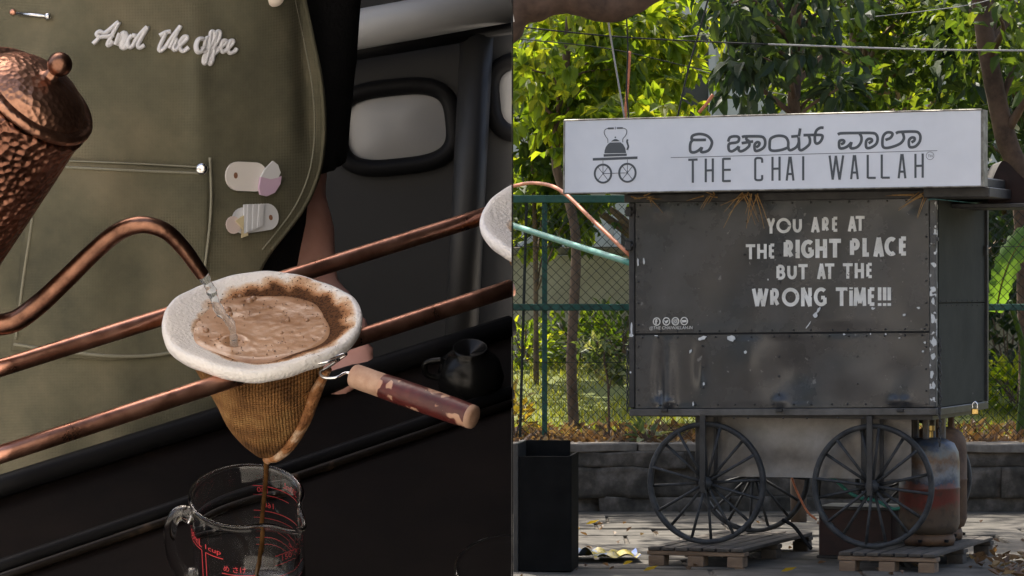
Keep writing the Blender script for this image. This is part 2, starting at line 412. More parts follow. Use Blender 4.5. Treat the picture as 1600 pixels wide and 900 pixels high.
tree('broadleaf_tree', 'bright yellow green broadleaf tree standing behind the kettle emblem end of the sign', tp([(1010,300),(1000,100),(1030,-100)], 29, 1015), (.10,.06),
     clumps_px(44, 780, 1090, -80, 330, 27.5, 31, .3, .55), lf_bright, 42, .16, .62, zb=-.6, lobed=True)
tree('broadleaf_tree', 'mid green leafy tree behind the middle of the sign', tp([(1330,300),(1345,100),(1320,-100)], 28, 1325), (.11,.07),
     clumps_px(40, 1190, 1520, -120, 210, 26.5, 30, .28, .5, lambda x, y: 1270 < x < 1345 and 10 < y < 70), lf_mid, 46, .15, .55, zb=-.6, lobed=True)
tree('broadleaf_tree', 'sunny lime green tree deeper in the garden behind the lettered sign', tp([(1420,300),(1410,100),(1440,-100)], 33, 1420), (.11,.07),
     clumps_px(38, 1150, 1600, -100, 240, 31.5, 35, .35, .6, lambda x, y: x < 1300 and y > 120), lf_bright, 34, .18, .6, zb=-.6)
tree('garden_tree', 'shady tree at the garden corner right of the cart side', tp([(1620,300),(1640,100),(1630,-100)], 30, 1625), (.12,.08),
     clumps_px(48, 1480, 1720, 60, 440, 27, 31, .3, .5), lf_dark, 46, .16, .5, zb=-.5)
tree('garden_tree', 'leafy sapling at the garden edge beside the green fence post', tp([(835,330),(820,150)], 27.2, 838), (.022,.014),
     clumps_px(14, 770, 905, 130, 350, 26.4, 28, .22, .36), lf_mid, 46, .15, .55, zb=-.6, lobed=True)
# the big tree whose limb hangs over the cart and shades it
bt = [Vector((-.9, 20.6, 0)), Vector((-.75, 20.4, 1.6)), Vector((-.5, 20.2, 2.9)), Vector((-.2, 20.1, 4.6)), Vector((.2, 20.4, 6.4))]
cl = []
for i in range(100):
    a = random.uniform(0, 6.28); q = random.random()**.5
    cl.append((Vector((.9 + 4.8*q*math.cos(a), 23.4 + 4.2*q*math.sin(a), 6.4 + random.uniform(-.9, 1.6))), random.uniform(.5, .85)))
for i in range(10): cl.append((Vector((-.8 + random.uniform(-.9,.9), 22.2 + random.uniform(-.9,.9), 6.4 + random.uniform(-.4,.4))), .7))  # extra clumps out of view, added to keep sun off the left wheel
bigt = tree('overhanging_tree', 'large old tree whose thick brown limb reaches over the cart', bt, (.24,.16), cl, lf_mid, 42, .20, .5, zb=-.5, bark=limb_m, limbs=False)
ob = bt[0]
lp = catmull([p - ob for p in (pix(700, 200, 20.2), pix(745, 90, 20.1), pix(800, 14, 20), pix(880, -14, 20), pix(955, 2, 20), pix(1015, -26, 20), pix(1090, -78, 20.1), pix(1250, -220, 20.4))], 8)
b = MB(); b.tube(lp, [.15*(1+.16*noise.noise(Vector((i*.33,5,1))))*(1-.35*i/len(lp)) for i in range(len(lp))], 16)
tag(b.build('overhanging_limb', limb_m, bigt, smooth=True), 'thick smooth brown limb crossing above the cart')

for (tx, ty, lab) in ((-4.6, 10.5, 'unseen tree added for reflections beside the forecourt, nearer the cart'), (-8.4, 7.0, 'unseen tree added for reflections at the far corner of the forecourt')):
    cc = []  # trees out of view, added to give the cart panels green reflections
    for i in range(34):
        d = rnd_dir(); cc.append((Vector((tx, ty, 3.1)) + Vector((d.x*1.9, d.y*1.9, d.z*1.5))*random.random()**.4, random.uniform(.45,.7)))
    tree('reflection_tree', lab, [Vector((tx,ty,0)), Vector((tx+.08,ty,1.2)), Vector((tx,ty+.1,2.6)), Vector((tx-.1,ty,4.0))], (.15,.08), cc, lf_mid, 40, .22, .55)
def shrub(name, label, c, rx, rz, leafm, n, L, asp=.45, group=None, zb=.5):
    r = thing(name, label, 'shrub', c, group)
    b = MB()
    for i in range(9):
        a = random.uniform(0, 6.28); q = random.uniform(.3, .9)
        b.tube(catmull([(0,0,-.03), (math.cos(a)*rx*q*.4, math.sin(a)*rx*q*.4, rz*.8), (math.cos(a)*rx*q, math.sin(a)*rx*q, rz*1.6)], 3), [.008, .003], 5)
    b.build('stems', bark_m, r)
    bb = MB(); bb.nofix = True
    for i in range(n):
        d = rnd_dir(.1); p = Vector((d.x*rx, d.y*rx, rz + d.z*rz*.95)) * random.uniform(.55, 1.05)
        leaf_geo(bb, p, d + Vector((0,0,zb*.4)) + rnd_dir()*.5, Vector((0,0,1)) + rnd_dir()*.6, L*random.uniform(.6,1.2), L*asp)
    tag(bb.build('foliage', leafm, r), kind='stuff')
    return r
tree('tall_shrub', 'tall spindly shrub with glossy pale leaves at the fence beside the cart', tp([(950,600),(944,560),(948,530)], 24.15, 952), (.009,.005),
     clumps_px(11, 905, 985, 528, 606, 24.0, 24.35, .05, .10), lf_var, 22, .075, .5, zb=-.1)
shrub('garden_shrub', 'dark dense shrub below the beige wall behind the thin tree trunk', gz(905, 29.0), .40, .20, lf_mid, 380, .10)
shrub('garden_shrub', 'bright small shrub at the edge of the black cabinet side of the garden', gz(818, 28.5), .30, .20, lf_bright, 330, .10)
shrub('garden_shrub', 'green shrub touching the cart corner post above the lawn', gz(972, 28.6), .30, .26, lf_mid, 330, .10)
shrub('garden_shrub', 'yellow leaved shrub at the foot of the fence', gz(804, 23.9), .12, .17, lf_yel, 70, .10)
shrub('garden_shrub', 'low bright shrub on the lawn right of the padlock', gz(1590, 25.8), .30, .20, lf_bright, 260, .12)
shrub('garden_shrub', 'tall dark shrub behind the large torn leaf', gz(1575, 27), .42, .55, lf_dark, 420, .16)
shrub('garden_shrub', 'spindly seedling on the leaf litter beneath the cart corner', gz(1012, 23.45), .09, .07, lf_var, 26, .11)
# large ribbed leaf right of the cart
bp = thing('banana_plant', 'plant with one large torn bright green ribbed leaf right of the cart', 'plant', gz(1592, 24.2))
B0 = gz(1592, 24.2)
MB().tube(catmull([Vector((0,0,-.03)), pix(1600, 560, 24.2)-B0, pix(1578, 470, 24.1)-B0], 6), [.03,.015], 8).build('stem', lf_mid, bp, smooth=True)
mid = catmull([pix(1556, 488, 24.05)-B0, pix(1566, 440, 23.95)-B0, pix(1584, 395, 23.95)-B0, pix(1612, 362, 24.05)-B0, pix(1650, 350, 24.25)-B0], 8)
b = MB()
n = len(mid)
vsb = []
for i, p in enumerate(mid):
    t = i/(n-1); wd = .085*math.sin(math.pi*min(1, .12+t*.86))**.6*(1+.12*math.sin(i*2.1))
    tv = (mid[min(i+1,n-1)]-mid[max(i-1,0)]).normalized(); sd_ = tv.cross(Vector((0,-1,.25))).normalized()
    wob = .012*math.sin(i*1.7)
    vsb += [p - sd_*wd + Vector((0,.03+wob,0)), p - sd_*wd*.5 + Vector((0,-.01,0)), p, p + sd_*wd*.5 + Vector((0,-.012,0)), p + sd_*wd + Vector((0,.025-wob,0))]
b.add(vsb, [(i*5+k, i*5+k+1, (i+1)*5+k+1, (i+1)*5+k) for i in range(n-1) for k in range(4)])
b.build('large_leaf', leafmat('leaf_banana', (.07,.15,.03), (.08,.17,.035), (.09,.18,.04), .5, 1.5), bp, smooth=True)
MB().tube(mid, [.006,.002], 6).build('midrib', lf_yel, bp)

# leaf litter (stuff) and single fallen leaves
b = MB(); b.nofix = True
for i in range(2600):
    xx = -.3 + 4.6*random.random(); yy = 23.34 + 1.4*random.random()**1.3
    leaf_geo(b, Vector((xx, yy, terr(xx, yy)+.012)), Vector((random.uniform(-1,1), random.uniform(-1,1), random.uniform(-.1,.5))), Vector((0,0,1))+rnd_dir()*.7, random.uniform(.05,.11), .04, .5, -.3)
for i in range(150):
    xx = -.1 + 4.2*random.random(); yy = 16.6 + 5.6*random.random()
    leaf_geo(b, Vector((xx, yy, .024)), Vector((random.uniform(-1,1), random.uniform(-1,1), random.uniform(0,.25))), Vector((0,0,1))+rnd_dir()*.5, random.uniform(.025,.055), .024, .5, -.2)
for i in range(170):
    xx = 2.35 + 1.0*random.random(); yy = 17.6 + 1.2*random.random()
    leaf_geo(b, Vector((xx, yy, .03+.03*random.random())), Vector((random.uniform(-1,1), random.uniform(-1,1), random.uniform(0,.4))), Vector((0,0,1))+rnd_dir()*.6, random.uniform(.04,.09), .035, .5, -.2)
tag(b.build('leaf_litter', lf_dry), 'brown dry leaf litter along the foot of the fence and over the flagstones', 'leaf litter', kind='stuff')
for (px, py, lab) in ((915, 819, 'single yellow fallen leaf on the flagstones before the stone wall'), (1005, 892, 'pale yellow fallen leaf on the ground below the blue and yellow sheet'), (1220, 893, 'long yellow green fallen leaf lying between the two pallets'), (973, 882, 'small curled tan leaf beside the torn sheet')):
    p = on_plane(px, py, Vector((0,0,.03)), Vector((0,0,1)))
    b = MB(); leaf_geo(b, Vector((0,0,0)), Vector((1,random.uniform(-.4,.4),.05)), Vector((0,.1,1)), .085 if px != 973 else .055, .035, .5, -.25)
    o = b.build('fallen_leaf', lf_yel); o.location = p; tag(o, lab, 'leaf')

# beige garden wall and building beyond
beige = mat('beige_render', (.42,.37,.29), .9, var=((.33,.29,.22),(.48,.43,.34)), scale=2.5, bump=.25, bscale=40, detail=8)
gw = thing('beige_garden_wall', 'long beige plastered garden wall behind the lawn', 'wall', (1, 30.5, .6))
MB().box((0, 0, .56), (16, .25, 1.14)).build('wall', beige, gw); MB().cbox((0, 0, 1.17), (16, .33, .07), .01).build('coping', coping_m, gw)
bl = thing('pale_building', 'pale plastered building far behind the garden trees', 'building', (4, 47, 0))
pale = mat('pale_plaster', (.55,.53,.47), .9, var=((.44,.42,.36),(.62,.60,.55)), scale=.8, bump=.15, bscale=12, detail=9)
MB().box((0, 4, 4.5), (26, 8, 9)).build('wall', pale, bl)
wg = mat('dark_window', (.03,.035,.04), .15); wf = mat('window_frame', (.5,.48,.44), .6)
for j, z in enumerate((1.6, 4.3, 7.2)):
    for i in range(8):
        x = -9.5 + i*2.5
        fr = MB(); 
        for (c, s_) in (((x-.62,-.05,z),(.09,.12,1.4)), ((x+.62,-.05,z),(.09,.12,1.4)), ((x,-.05,z+.66),(1.15,.12,.09)), ((x,-.07,z-.68),(1.35,.2,.07)), ((x,-.045,z),(.06,.08,1.22))): fr.box(c, s_)
        o = fr.build('window', wf, bl); MB().box((x,-.012,z),(1.14,.03,1.22)).build('pane', wg, o)
    MB().box((0,-.10,z+1.25),(26,.22,.12)).build('ledge', wf, bl)

# chain link fence
fgreen = mat('green_fence_paint', (.012,.085,.06), .45, var=((.008,.06,.042),(.02,.11,.08)), scale=15, bump=.1, bscale=60)
wire_m = mat('dark_wire', (.02,.025,.02), .5, .3)
FD = 23.6
fe = thing('chain_link_fence', 'dark chain link fence with green rails on the stone wall', 'fence', (0, FD, .42))
zt = pix(0, 311, FD).z - .42; zm = pix(0, 480, FD).z - .42
for (z, h) in ((zt, .05), (zm, .045)): MB().cbox((1.7, 0, z), (7.0, .045, h), .005).build('rail', fgreen, fe)
for px in (620, 851, 1180, 1420, 1680): MB().cbox(((px-800)/F*FD, .045, zt/2+.0), (.035, .035, zt+.02), .004).build('post', fgreen, fe)
MB().tube([((812-800)/F*FD, .06, -.02), ((823-800)/F*FD, .06, zt)], .011, 6).build('stay', wire_m, fe)
b = MB(); b.nofix = True; sp = .066; H = zt; X0, X1 = -.35, 3.6
def wire(p, q, r=.0025):
    d = (q-p).normalized(); s_ = d.cross(Vector((0,1,0))).normalized()*r; o_ = Vector((0,r,0))
    b.add([p+s_, p-s_*.5+o_, p-s_*.5-o_, q+s_, q-s_*.5+o_, q-s_*.5-o_], [(0,1,4,3),(1,2,5,4),(2,0,3,5)])
n = int((X1-X0+H)/sp)
for i in range(n):
    for sgn in (1, -1):
        xs = X0 - H + i*sp if sgn == 1 else X0 + i*sp
        # wavy wire made of short pieces that weave
        pts = []
        for j in range(0, int(H/(sp/2))+1):
            z = j*sp/2
            pts.append(Vector((xs + sgn*z*1.0 + .004*math.sin(z*2+i), -.03 + sgn*.003*(1 if j % 2 else -1), z + .004*math.sin(i*1.3))))
        pts = [p for p in pts if X0 <= p.x <= X1]
        for p, q in zip(pts[:-1:2], pts[2::2]): wire(p, q)
tag(b.build('wire_mesh', wire_m, fe), kind='stuff')
for z in (.02, .55, zm+.4): MB().tube([(-.35,-.034,z),(1.6,-.034,z-.01),(3.6,-.034,z)], .0025, 5).build('line_wire', wire_m, fe)

# poles, pipe and cables
teal = mat('teal_pipe', (.10,.33,.26), .4, var=((.07,.27,.21),(.13,.40,.32)), scale=12)
orange = mat('orange_conduit', (.62,.20,.09), .5, var=((.5,.15,.07),(.68,.25,.12)), scale=14)
cable_d = mat('black_cable', (.012,.012,.012), .5); cable_g = mat('grey_cable', (.38,.37,.35), .5)
def cable(label, pts, d, r, m, cat='cable', name='overhead_cable'):
    P = [pix(x, y, d if not isinstance(d, tuple) else d[0] + (d[1]-d[0])*i/(len(pts)-1)) for i, (x, y) in enumerate(pts)]
    c0 = P[0]; o = MB().tube(catmull([p-c0 for p in P], 8), r, 6).build(name, m, smooth=True); o.location = c0
    tag(o, label, cat, None)
    return o
cable('teal green pipe slanting down to the left post of the cart', [(700,322),(800,352),(900,384),(986,411)], (21.6, 19.2), .018, teal, 'pipe', 'slanted_pipe')
cable('orange conduit looping over the fence rail and down to the cart', [(740,300),(800,291),(835,286),(875,297),(925,343),(984,399)], (21.4, 19.2), .011, orange, 'conduit', 'orange_conduit')
cable('black overhead cable crossing just under the big limb', [(740,36),(800,41),(960,57),(1120,66),(1200,69)], 21, .005, cable_d)
cable('pale overhead cable strung across the garden trees', [(1200,69),(1340,74),(1480,78),(1640,79)], 21, .006, cable_g)
cable('thin black cable sagging behind the big limb', [(740,55),(810,61),(950,76),(1080,105),(1150,117)], 22.4, .0035, cable_d)
cable('thin grey cable rising toward the top of the trees', [(1060,58),(1200,45),(1330,30),(1500,10),(1580,-10)], 22.6, .003, cable_g)
cable('thin grey cable descending behind the sign', [(1080,105),(1180,138),(1280,160),(1380,200)], 22.6, .0035, cable_g)
cable('pale grey cable dropping from the limb to the sign top', [(946,-30),(949,20),(957,75),(976,186)], 20.3, .006, cable_g)
cable('black cable dropping from the limb beside the orange conduit', [(979,26),(981,80),(979,140),(983,190)], 20.2, .005, cable_d)
cable('orange conduit standing behind the sign beneath the limb', [(984,80),(981,130),(976,190)], 20.4, .010, orange, 'conduit', 'orange_conduit')
cable('black cable slanting down to the kannada lettering end of the sign', [(1116,-40),(1106,0),(1090,58),(1075,110),(1057,190)], 20.6, .006, cable_d)
cable('short orange stick caught in the leaves above the sign', [(1092,176),(1104,162),(1114,148)], 21.4, .011, orange, 'stick', 'orange_stick')

# ================================================================== THE CART
YAW = R(20)
D0 = 18.5
O = pix(1220, 450, D0); O.z = 0
CM = Matrix.Translation(O) @ Matrix.Rotation(-YAW, 4, 'Z'); CMi = CM.inverted()
def cp(px, py, v=0.0):                            # pixel -> cart coordinates on the plane at depth v behind the front
    p0 = CM @ Vector((0, v, 0)); n = CM.to_3x3() @ Vector((0, -1, 0))
    return CMi @ on_plane(px, py, p0, n)
black = mat('black_cart_paint', (.030,.030,.032), .27, var=((.018,.019,.021),(.055,.056,.058),(.5,(.030,.031,.034))), scale=2.6, bump=.05, bscale=25, rvar=.07, detail=9, spec=.7,
            extra=chips((.55,.57,.58), .765, 34, (.16,.155,.15), .68, 26))
black2 = mat('black_frame_paint', (.022,.022,.023), .45, var=((.014,.014,.015),(.04,.039,.038)), scale=12, bump=.15, bscale=60, extra=chips((.5,.5,.5), .77, 40))
worn_post = mat('chipped_post_paint', (.09,.088,.085), .5, var=((.05,.05,.05),(.13,.128,.12)), scale=12, bump=.1, bscale=60, extra=chips((.62,.63,.62), .60, 30))
side_m = mat('dark_side_paint', (.022,.026,.022), .7, spec=.25, var=((.014,.017,.014),(.034,.038,.031)), scale=4, bump=.1, bscale=30, detail=8, extra=chips((.55,.56,.52), .76, 34))
galv = mat('dull_galvanised_sheet', (.22,.205,.19), .42, .45, var=((.13,.12,.11),(.28,.265,.25)), scale=5, bump=.1, bscale=20, detail=8, rvar=.1)
white_paint = mat('white_painted_letters', (.74,.74,.70), .6, var=((.55,.54,.49),(.80,.80,.77)), scale=9, detail=8, extra=chips((.06,.06,.06), .70, 60))
grey_print = mat('dark_grey_print', (.075,.085,.095), .5)
sign_m = mat('white_acrylic', (.66,.68,.72), .2, var=((.62,.64,.68),(.70,.72,.76)), scale=2.5, spec=.5)
cart = thing('tea_cart', 'black metal tea cart on four spoked wheels under a white lettered sign', 'food cart', CM)

def panel(name, quad, m, dents=(), nu=60, nv=30, v=0.0, bulge=.0):
    P = [cp(x, y, v) for (x, y) in quad]           # tl, tr, br, bl
    def fn(s, t):
        p = P[0].lerp(P[1], s).lerp(P[3].lerp(P[2], s), t)
        px = quad[0][0] + (quad[1][0]-quad[0][0])*s; py = quad[0][1] + (quad[3][1]-quad[0][1])*t
        q = .0025*noise.noise(Vector((px/55, py/80, 2))) + .010*noise.noise(Vector((px/120, py/140, 7))) + bulge*math.sin(math.pi*s)*math.sin(math.pi*t)
        for (dx, dy, sx, sy, a) in dents: q += a*math.exp(-((px-dx)/sx)**2 - ((py-dy)/sy)**2)
        e = min(s, 1-s, t, 1-t)*12
        p.y += -q*min(1, e) ; return p
    b = MB().grid(fn, nu, nv)
    # turned edge
    n0 = len(b.v)
    o = b.build(name, m, cart, smooth=True); return o
panel('upper_front_panel', [(993,317),(1451,309),(1452,517),(993,521)], black, [(1210,330,20,14,.006), (1035,330,12,10,.006), (1428,330,14,10,-.006), (1120,450,60,40,-.004)], 110, 50)
panel('lower_front_panel', [(993,524),(1452,520),(1453,636),(993,638)], black, [(1032,600,7,50,-.022), (1046,600,9,50,.010), (1044,632,10,9,.016), (1097,575,9,30,-.012), (1222,630,9,9,.013), (1240,585,45,38,-.020), (1180,570,30,45,.012), (1398,630,7,8,.012), (1416,630,7,8,.012), (1330,585,50,30,.010), (1400,590,30,25,-.008), (1026,630,6,8,.012)], 130, 44)
# backing of the body
a, c_ = cp(993,317), cp(1452,637)
uL, uR = cp(983,480).x, cp(1464,480).x
zT, zB = cp(1220,311).z, cp(1220,649).z
DEP = 1.12
sh = 0.0116
def shz(u): return sh * u
def bar(name, p, q, wdt, dep, m, v=0.0, par=None):  # straight bar between two cart points in the front plane
    d = Vector(q) - Vector(p); L = d.length; mid_ = (Vector(p)+Vector(q))/2
    ang = math.atan2(d.z, d.x); rot = Matrix.Rotation(-ang, 3, 'Y')
    return MB().cbox((mid_.x, mid_.y + v + dep/2, mid_.z), (L, dep, wdt), .003, rot).build(name, m, par or cart)
MB().box(((uL+uR)/2, DEP/2+.02, (zT+zB)/2), (uR-uL-.03, DEP-.03, zT-zB-.03)).build('body_shell', side_m, cart)
bar('top_beam', cp(978,310.5), cp(1478,303.5), .042, .05, black2, -.03)
bar('bottom_rail', cp(984,644.5), cp(1464,643), .036, .045, mat('worn_rail_paint', (.085,.08,.075), .45, var=((.05,.047,.044),(.12,.115,.108)), scale=8, bump=.1, bscale=40, extra=chips((.4,.4,.4), .76, 30)), -.012)
bar('corner_post', cp(987.5,317), cp(987.5,637), .030, .04, black2, -.008)
bar('corner_post', cp(1458,312), cp(1458,636), .034, .04, worn_post, -.008)
bar('seam_strip', cp(993,522.6), cp(1452,518.6), .006, .004, mat('seam_black', (.02,.02,.02), .7), -.001)  # thin dark strip over the joint between the front panels
for (x, y, par) in ((985,331,0), (985,384,0), (1461,374,0)):
    p = cp(x, y); bm = MB().cbox((p.x, -.028, p.z), (.03,.03,.05), .004)
    bm.tube([(p.x-.02,-.03,p.z), (p.x+.025,-.03,p.z)], .010, 8); bm.build('hinge', black2 if x < 1400 else worn_post, cart)
for x in (1040, 1219, 1408):
    p = cp(x, 641); MB().cbox((p.x, -.02, p.z), (.035,.02,.018), .003).build('latch', black2, cart)
# rivets along the panels
b = MB()
def rivet(px, py, v=-.006, r=.0055):
    p = cp(px, py, v); b.lathe([(r,0),(r*.8,r*.5),(0.0001,r*.7)], 7, Matrix.Translation(p) @ Matrix.Rotation(R(90),4,'X'))
for i in range(16):
    t = i/15; x = 1000 + 445*t; rivet(x, 321-8*t); rivet(x+random.uniform(-5,5), 518-4*t); rivet(x+random.uniform(-5,5), 528-4*t); rivet(x+random.uniform(-5,5), 633-2*t)
for i in range(9):
    t = (i+.5)/9; rivet(997, 322+190*t*1.6 if 322+190*t*1.6 < 630 else 600); rivet(1447, 318+310*t)
for (x, y) in ((1097,541),(1098,574),(1098,606),(1217,558),(1217,588),(1217,616),(1340,557),(1340,600),(1166,346),(1163,398),(1219,398),(1219,441)): rivet(x, y)
tag(b.build('rivets', black2, cart, smooth=True), kind='stuff')
# right side wall with its own seam
zS = cp(1464,474).z
zbs = cp(1466,637).z; zts = cp(1466,312).z
b = MB().box((uR-.004, DEP/2+.02, (zS+zbs)/2), (.012, DEP-.03, zS-zbs-.004)); b.build('lower_side_panel', side_m, cart)
b = MB().box((uR-.004, DEP/2+.02, (zS+zts)/2+.002), (.012, DEP-.03, zts-zS-.004)); b.build('upper_side_panel', side_m, cart)
MB().cbox((uR-.012, DEP/2+.03, zbs-.022), (.05, DEP, .040), .004).build('side_sill', black2, cart)
MB().cbox((uR+.002, DEP-.0, (zbs+zts)/2), (.03, .03, zts-zbs), .003).build('rear_corner_post', black2, cart)
MB().cbox((uR+.012, DEP-.03, cp(1464,388).z), (.02,.03,.05), .003).build('side_catch', black2, cart)
b = MB()
for i in range(9):
    for z in (zS+.012, zS-.012):
        b.lathe([(.005,0),(.004,.003),(.0001,.004)], 6, Matrix.Translation((uR+.002, .08+i*.12, z)) @ Matrix.Rotation(R(90),4,'Y'))
tag(b.build('side_rivets', black2, cart), kind='stuff')
MB().box((uL+.004, DEP/2+.02, (zT+zB)/2), (.012, DEP-.03, zT-zB-.05)).build('far_side_panel', side_m, cart)
# roof
SV = -.24
sl_, sr_ = cp(884,245,SV).x, cp(1534,231,SV).x
zr = cp(1220,296,SV).z
MB().cbox(((sl_+sr_)/2, (SV+DEP+.25)/2+.03, zr+.03), (sr_-sl_-.03, DEP+.25-SV-.06, .05), .006).build('roof', black2, cart)
MB().cbox(((uL+uR)/2, .02, (zr+zT)/2+.004), (uR-uL+.02, .04, max(.012, zr-zT+.0)), .002).build('roof_bearer', black2, cart)
# chain hanging on the corner
cr = MB()
pc = cp(1466.5, 560); pz0 = cp(1466,532).z; 
for i in range(26):
    z = pz0 - i*.021; M_ = Matrix.Translation((pc.x+.012+.003*math.sin(i), -.025, z)) @ Matrix.Rotation(R(90) if i % 2 else 0, 4, 'Z') @ Matrix.Rotation(R(90), 4, 'X')
    pts = [M_ @ Vector((.006*math.cos(q*math.pi/5), .014*math.sin(q*math.pi/5), 0)) for q in range(11)]
    cr.tube(pts, .0032, 5, cap=False)
tag(cr.build('chain', black2, cart, smooth=True), 'black link chain hanging at the front corner post')
cr = MB(); pl_ = cp(980, 560)
for i in range(16):
    z = cp(980,545).z - i*.021; M_ = Matrix.Translation((pl_.x+.003, -.005, z)) @ Matrix.Rotation(R(90) if i % 2 else 0, 4, 'Z') @ Matrix.Rotation(R(90), 4, 'X')
    cr.tube([M_ @ Vector((.005*math.cos(q*math.pi/5), .014*math.sin(q*math.pi/5), 0)) for q in range(11)], .003, 5, cap=False)
cr.build('chain', black2, cart, smooth=True)
# sign board
TL, TR, BR, BL = [cp(x, y, SV) for (x, y) in ((882,188),(1534,171),(1534,291),(881,302.5))]
b = MB(); sdp = .10
fr = [TL, TR, BR, BL]; bk = [p + Vector((0, sdp, 0)) for p in fr]
b.add([p for p in fr + bk], [(0,3,2,1),(4,5,6,7),(0,1,5,4),(1,2,6,5),(2,3,7,6),(3,0,4,7)])
sign = b.build('sign_board', sign_m, cart)
tag(sign, 'white lettered sign board above the cart')
edge_m = mat('sign_edge_metal', (.25,.24,.21), .5, .6, var=((.12,.11,.09),(.34,.33,.29)), scale=20)
e = MB()
for (p, q) in ((TL, TR), (TR, BR), (BR, BL), (BL, TL)):
    d = (q-p).normalized(); e.tube([p + Vector((0,-.001,0)), q + Vector((0,-.001,0))], .0045, 4)
for i in (0,): e.box(((TR.x+.004), SV+sdp/2, (TR.z+BR.z)/2), (.008, sdp, TR.z-BR.z))
e.build('edge_trim', edge_m, sign)
lay = [0]
def onsign(fx, fy, v):
    def f(X, Y):
        p = cp(fx(X), fy(Y), v); return p
    return f
def letters(name, glyphs, wpx, fx, fy, k, m, par, v0, smooth=True):
    for strokes in glyphs:                           # one object for each letter
        b = MB()
        for i, s in enumerate(strokes):
            pts = s
            if smooth and len(s) > 2: pts = [(q.x, q.y) for q in catmull([Vector((p[0], p[1], 0)) for p in s], 5)]
            b.ribbon(pts, wpx*k, lambda X, Y, v=v0-.0004*(i % 6)-.001: cp(fx(X), fy(Y), v))
        b.build(name, m, par)
f1x = lambda X: 1060+X/8; f1y = lambda Y: 190+Y/8
f2x = lambda X: 1260+X/7.619; f2y = lambda Y: 180+Y/7.619
KW = 4.4
letters('kannada_letter', [
 [[(345,228),(190,228),(165,208),(185,172),(270,155),(360,178),(415,240),(412,300),(375,360),(310,382),(282,370),(296,318)],
 [(292,325),(240,368),(190,385),(152,372),(146,310),(155,260),(180,230)]],
 [[(622,252),(640,203),(680,186),(735,186),(757,205),(750,245),(720,262),(650,272),(627,295),(632,355),(665,372),(710,350),(757,310)],
 [(757,308),(753,350),(778,372),(830,352),(880,310),(888,275),(878,242),(852,225),(850,195)], [(790,270),(935,247)],
 [(795,196),(830,185),(1010,185),(1065,202),(1085,250),(1075,310),(1030,350),(970,367),(953,340),(955,285),(985,257),(1013,268),(1003,300),(970,322)]],
 [[(1362,328),(1290,353),(1200,365),(1147,350),(1140,290),(1150,220),(1200,187),(1270,177),(1340,195),(1372,250),(1373,320),(1390,356),(1435,345),(1482,310),(1505,255),(1502,195)],
 [(1410,188),(1500,180)], [(1505,185),(1512,150),(1522,85)], [(1502,195),(1508,270),(1510,340),(1540,357),(1600,322)]]], KW, f1x, f1y, 8, grey_print, sign, SV)
letters('kannada_letter', [
 [[(-10,390),(35,345),(42,290),(28,245)], [(205,150),(165,150),(120,182),(102,240),(102,310),(122,338),(162,320),(190,270),(180,238),(90,235),(-35,238)]],
 [[(375,232),(410,216),(600,212),(780,212),(830,230),(848,280),(832,340),(780,380),(728,392),(710,370),(712,310),(740,282),(775,286),(778,310),(740,335)],
 [(632,218),(655,260),(650,320),(610,375),(550,395),(524,380),(537,318)], [(535,325),(490,370),(440,393),(397,390),(388,340),(397,305),(432,297),(450,310),(440,333),(410,345)]],
 [[(940,295),(1000,270),(1025,225),(1000,205),(950,210),(915,250),(905,310),(910,370),(945,390),(1030,375),(1120,335),(1160,280),(1152,225),(1140,205)],
 [(1065,216),(1110,200),(1290,195),(1340,215),(1357,260),(1345,320),(1300,370),(1243,382),(1222,360),(1222,300),(1250,268),(1285,270),(1285,300),(1250,325)]]], KW, f2x, f2y, 7.619, grey_print, sign, SV)
LW = 3.5
def A_(l, r, t, bt, bar_): return [[(l,bt),((l+r)/2-6,t)], [(r,bt),((l+r)/2+6,t)], [(l+(r-l)*.2,bar_),(r-(r-l)*.2,bar_)]]
letters('letter', [[[(123,478),(240,474)],[(180,480),(180,765)]],[[(342,462),(342,758)],[(430,460),(430,756)],[(342,612),(430,608)]],[[(558,458),(558,752)],[(558,466),(655,464)],[(558,604),(655,602)],[(558,744),(655,742)]],
  [[(1047,515),(1047,478),(1040,462),(1022,455),(985,455),(967,462),(960,478),(960,712),(967,726),(985,732),(1022,732),(1040,726),(1047,712),(1047,668)]],
  [[(1176,440),(1176,740)],[(1264,438),(1264,738)],[(1176,590),(1264,587)]], A_(1353,1438,438,738,655), [[(1560,433),(1560,735)]]], LW, f1x, f1y, 8, grey_print, sign, SV, smooth=False)
letters('letter', [[[(276,480),(313,768)],[(313,768),(351,482)],[(351,482),(394,768)],[(394,768),(438,478)]], A_(532,612,475,762,683), [[(730,472),(730,752)],[(730,746),(826,746)]],[[(897,468),(897,750)],[(897,744),(993,744)]], A_(1098,1178,462,752,672), [[(1298,460),(1298,747)],[(1384,456),(1384,744)],[(1298,604),(1384,601)]]], LW, f2x, f2y, 7.619, grey_print, sign, SV, smooth=False)
letters('rule_line', [[[(1048,246.3),(1464.5,235.4)]]], .9, lambda x: x, lambda y: y, 1, grey_print, sign, SV, smooth=False)
tm = [[(1472+46*math.cos(a*math.pi/14), 483+46*math.sin(a*math.pi/14)) for a in range(29)], [(1447,472),(1470,471)], [(1458,472),(1458,500)], [(1476,500),(1476,471),(1486,492),(1498,470),(1500,499)]]
letters('trademark', [[q] for q in tm], .7, f2x, f2y, 7.619, grey_print, sign, SV, smooth=False)
f3x = lambda X: 910+X/8.65; f3y = lambda Y: 190+Y/8.65
b = MB()
def spoly(pts, j=0): b.poly([cp(f3x(x), f3y(y), SV-.0012-.0004*j) for (x, y) in pts])
spoly([(297,430),(300,390),(315,345),(345,303),(375,283),(515,279),(552,310),(580,360),(590,425)])
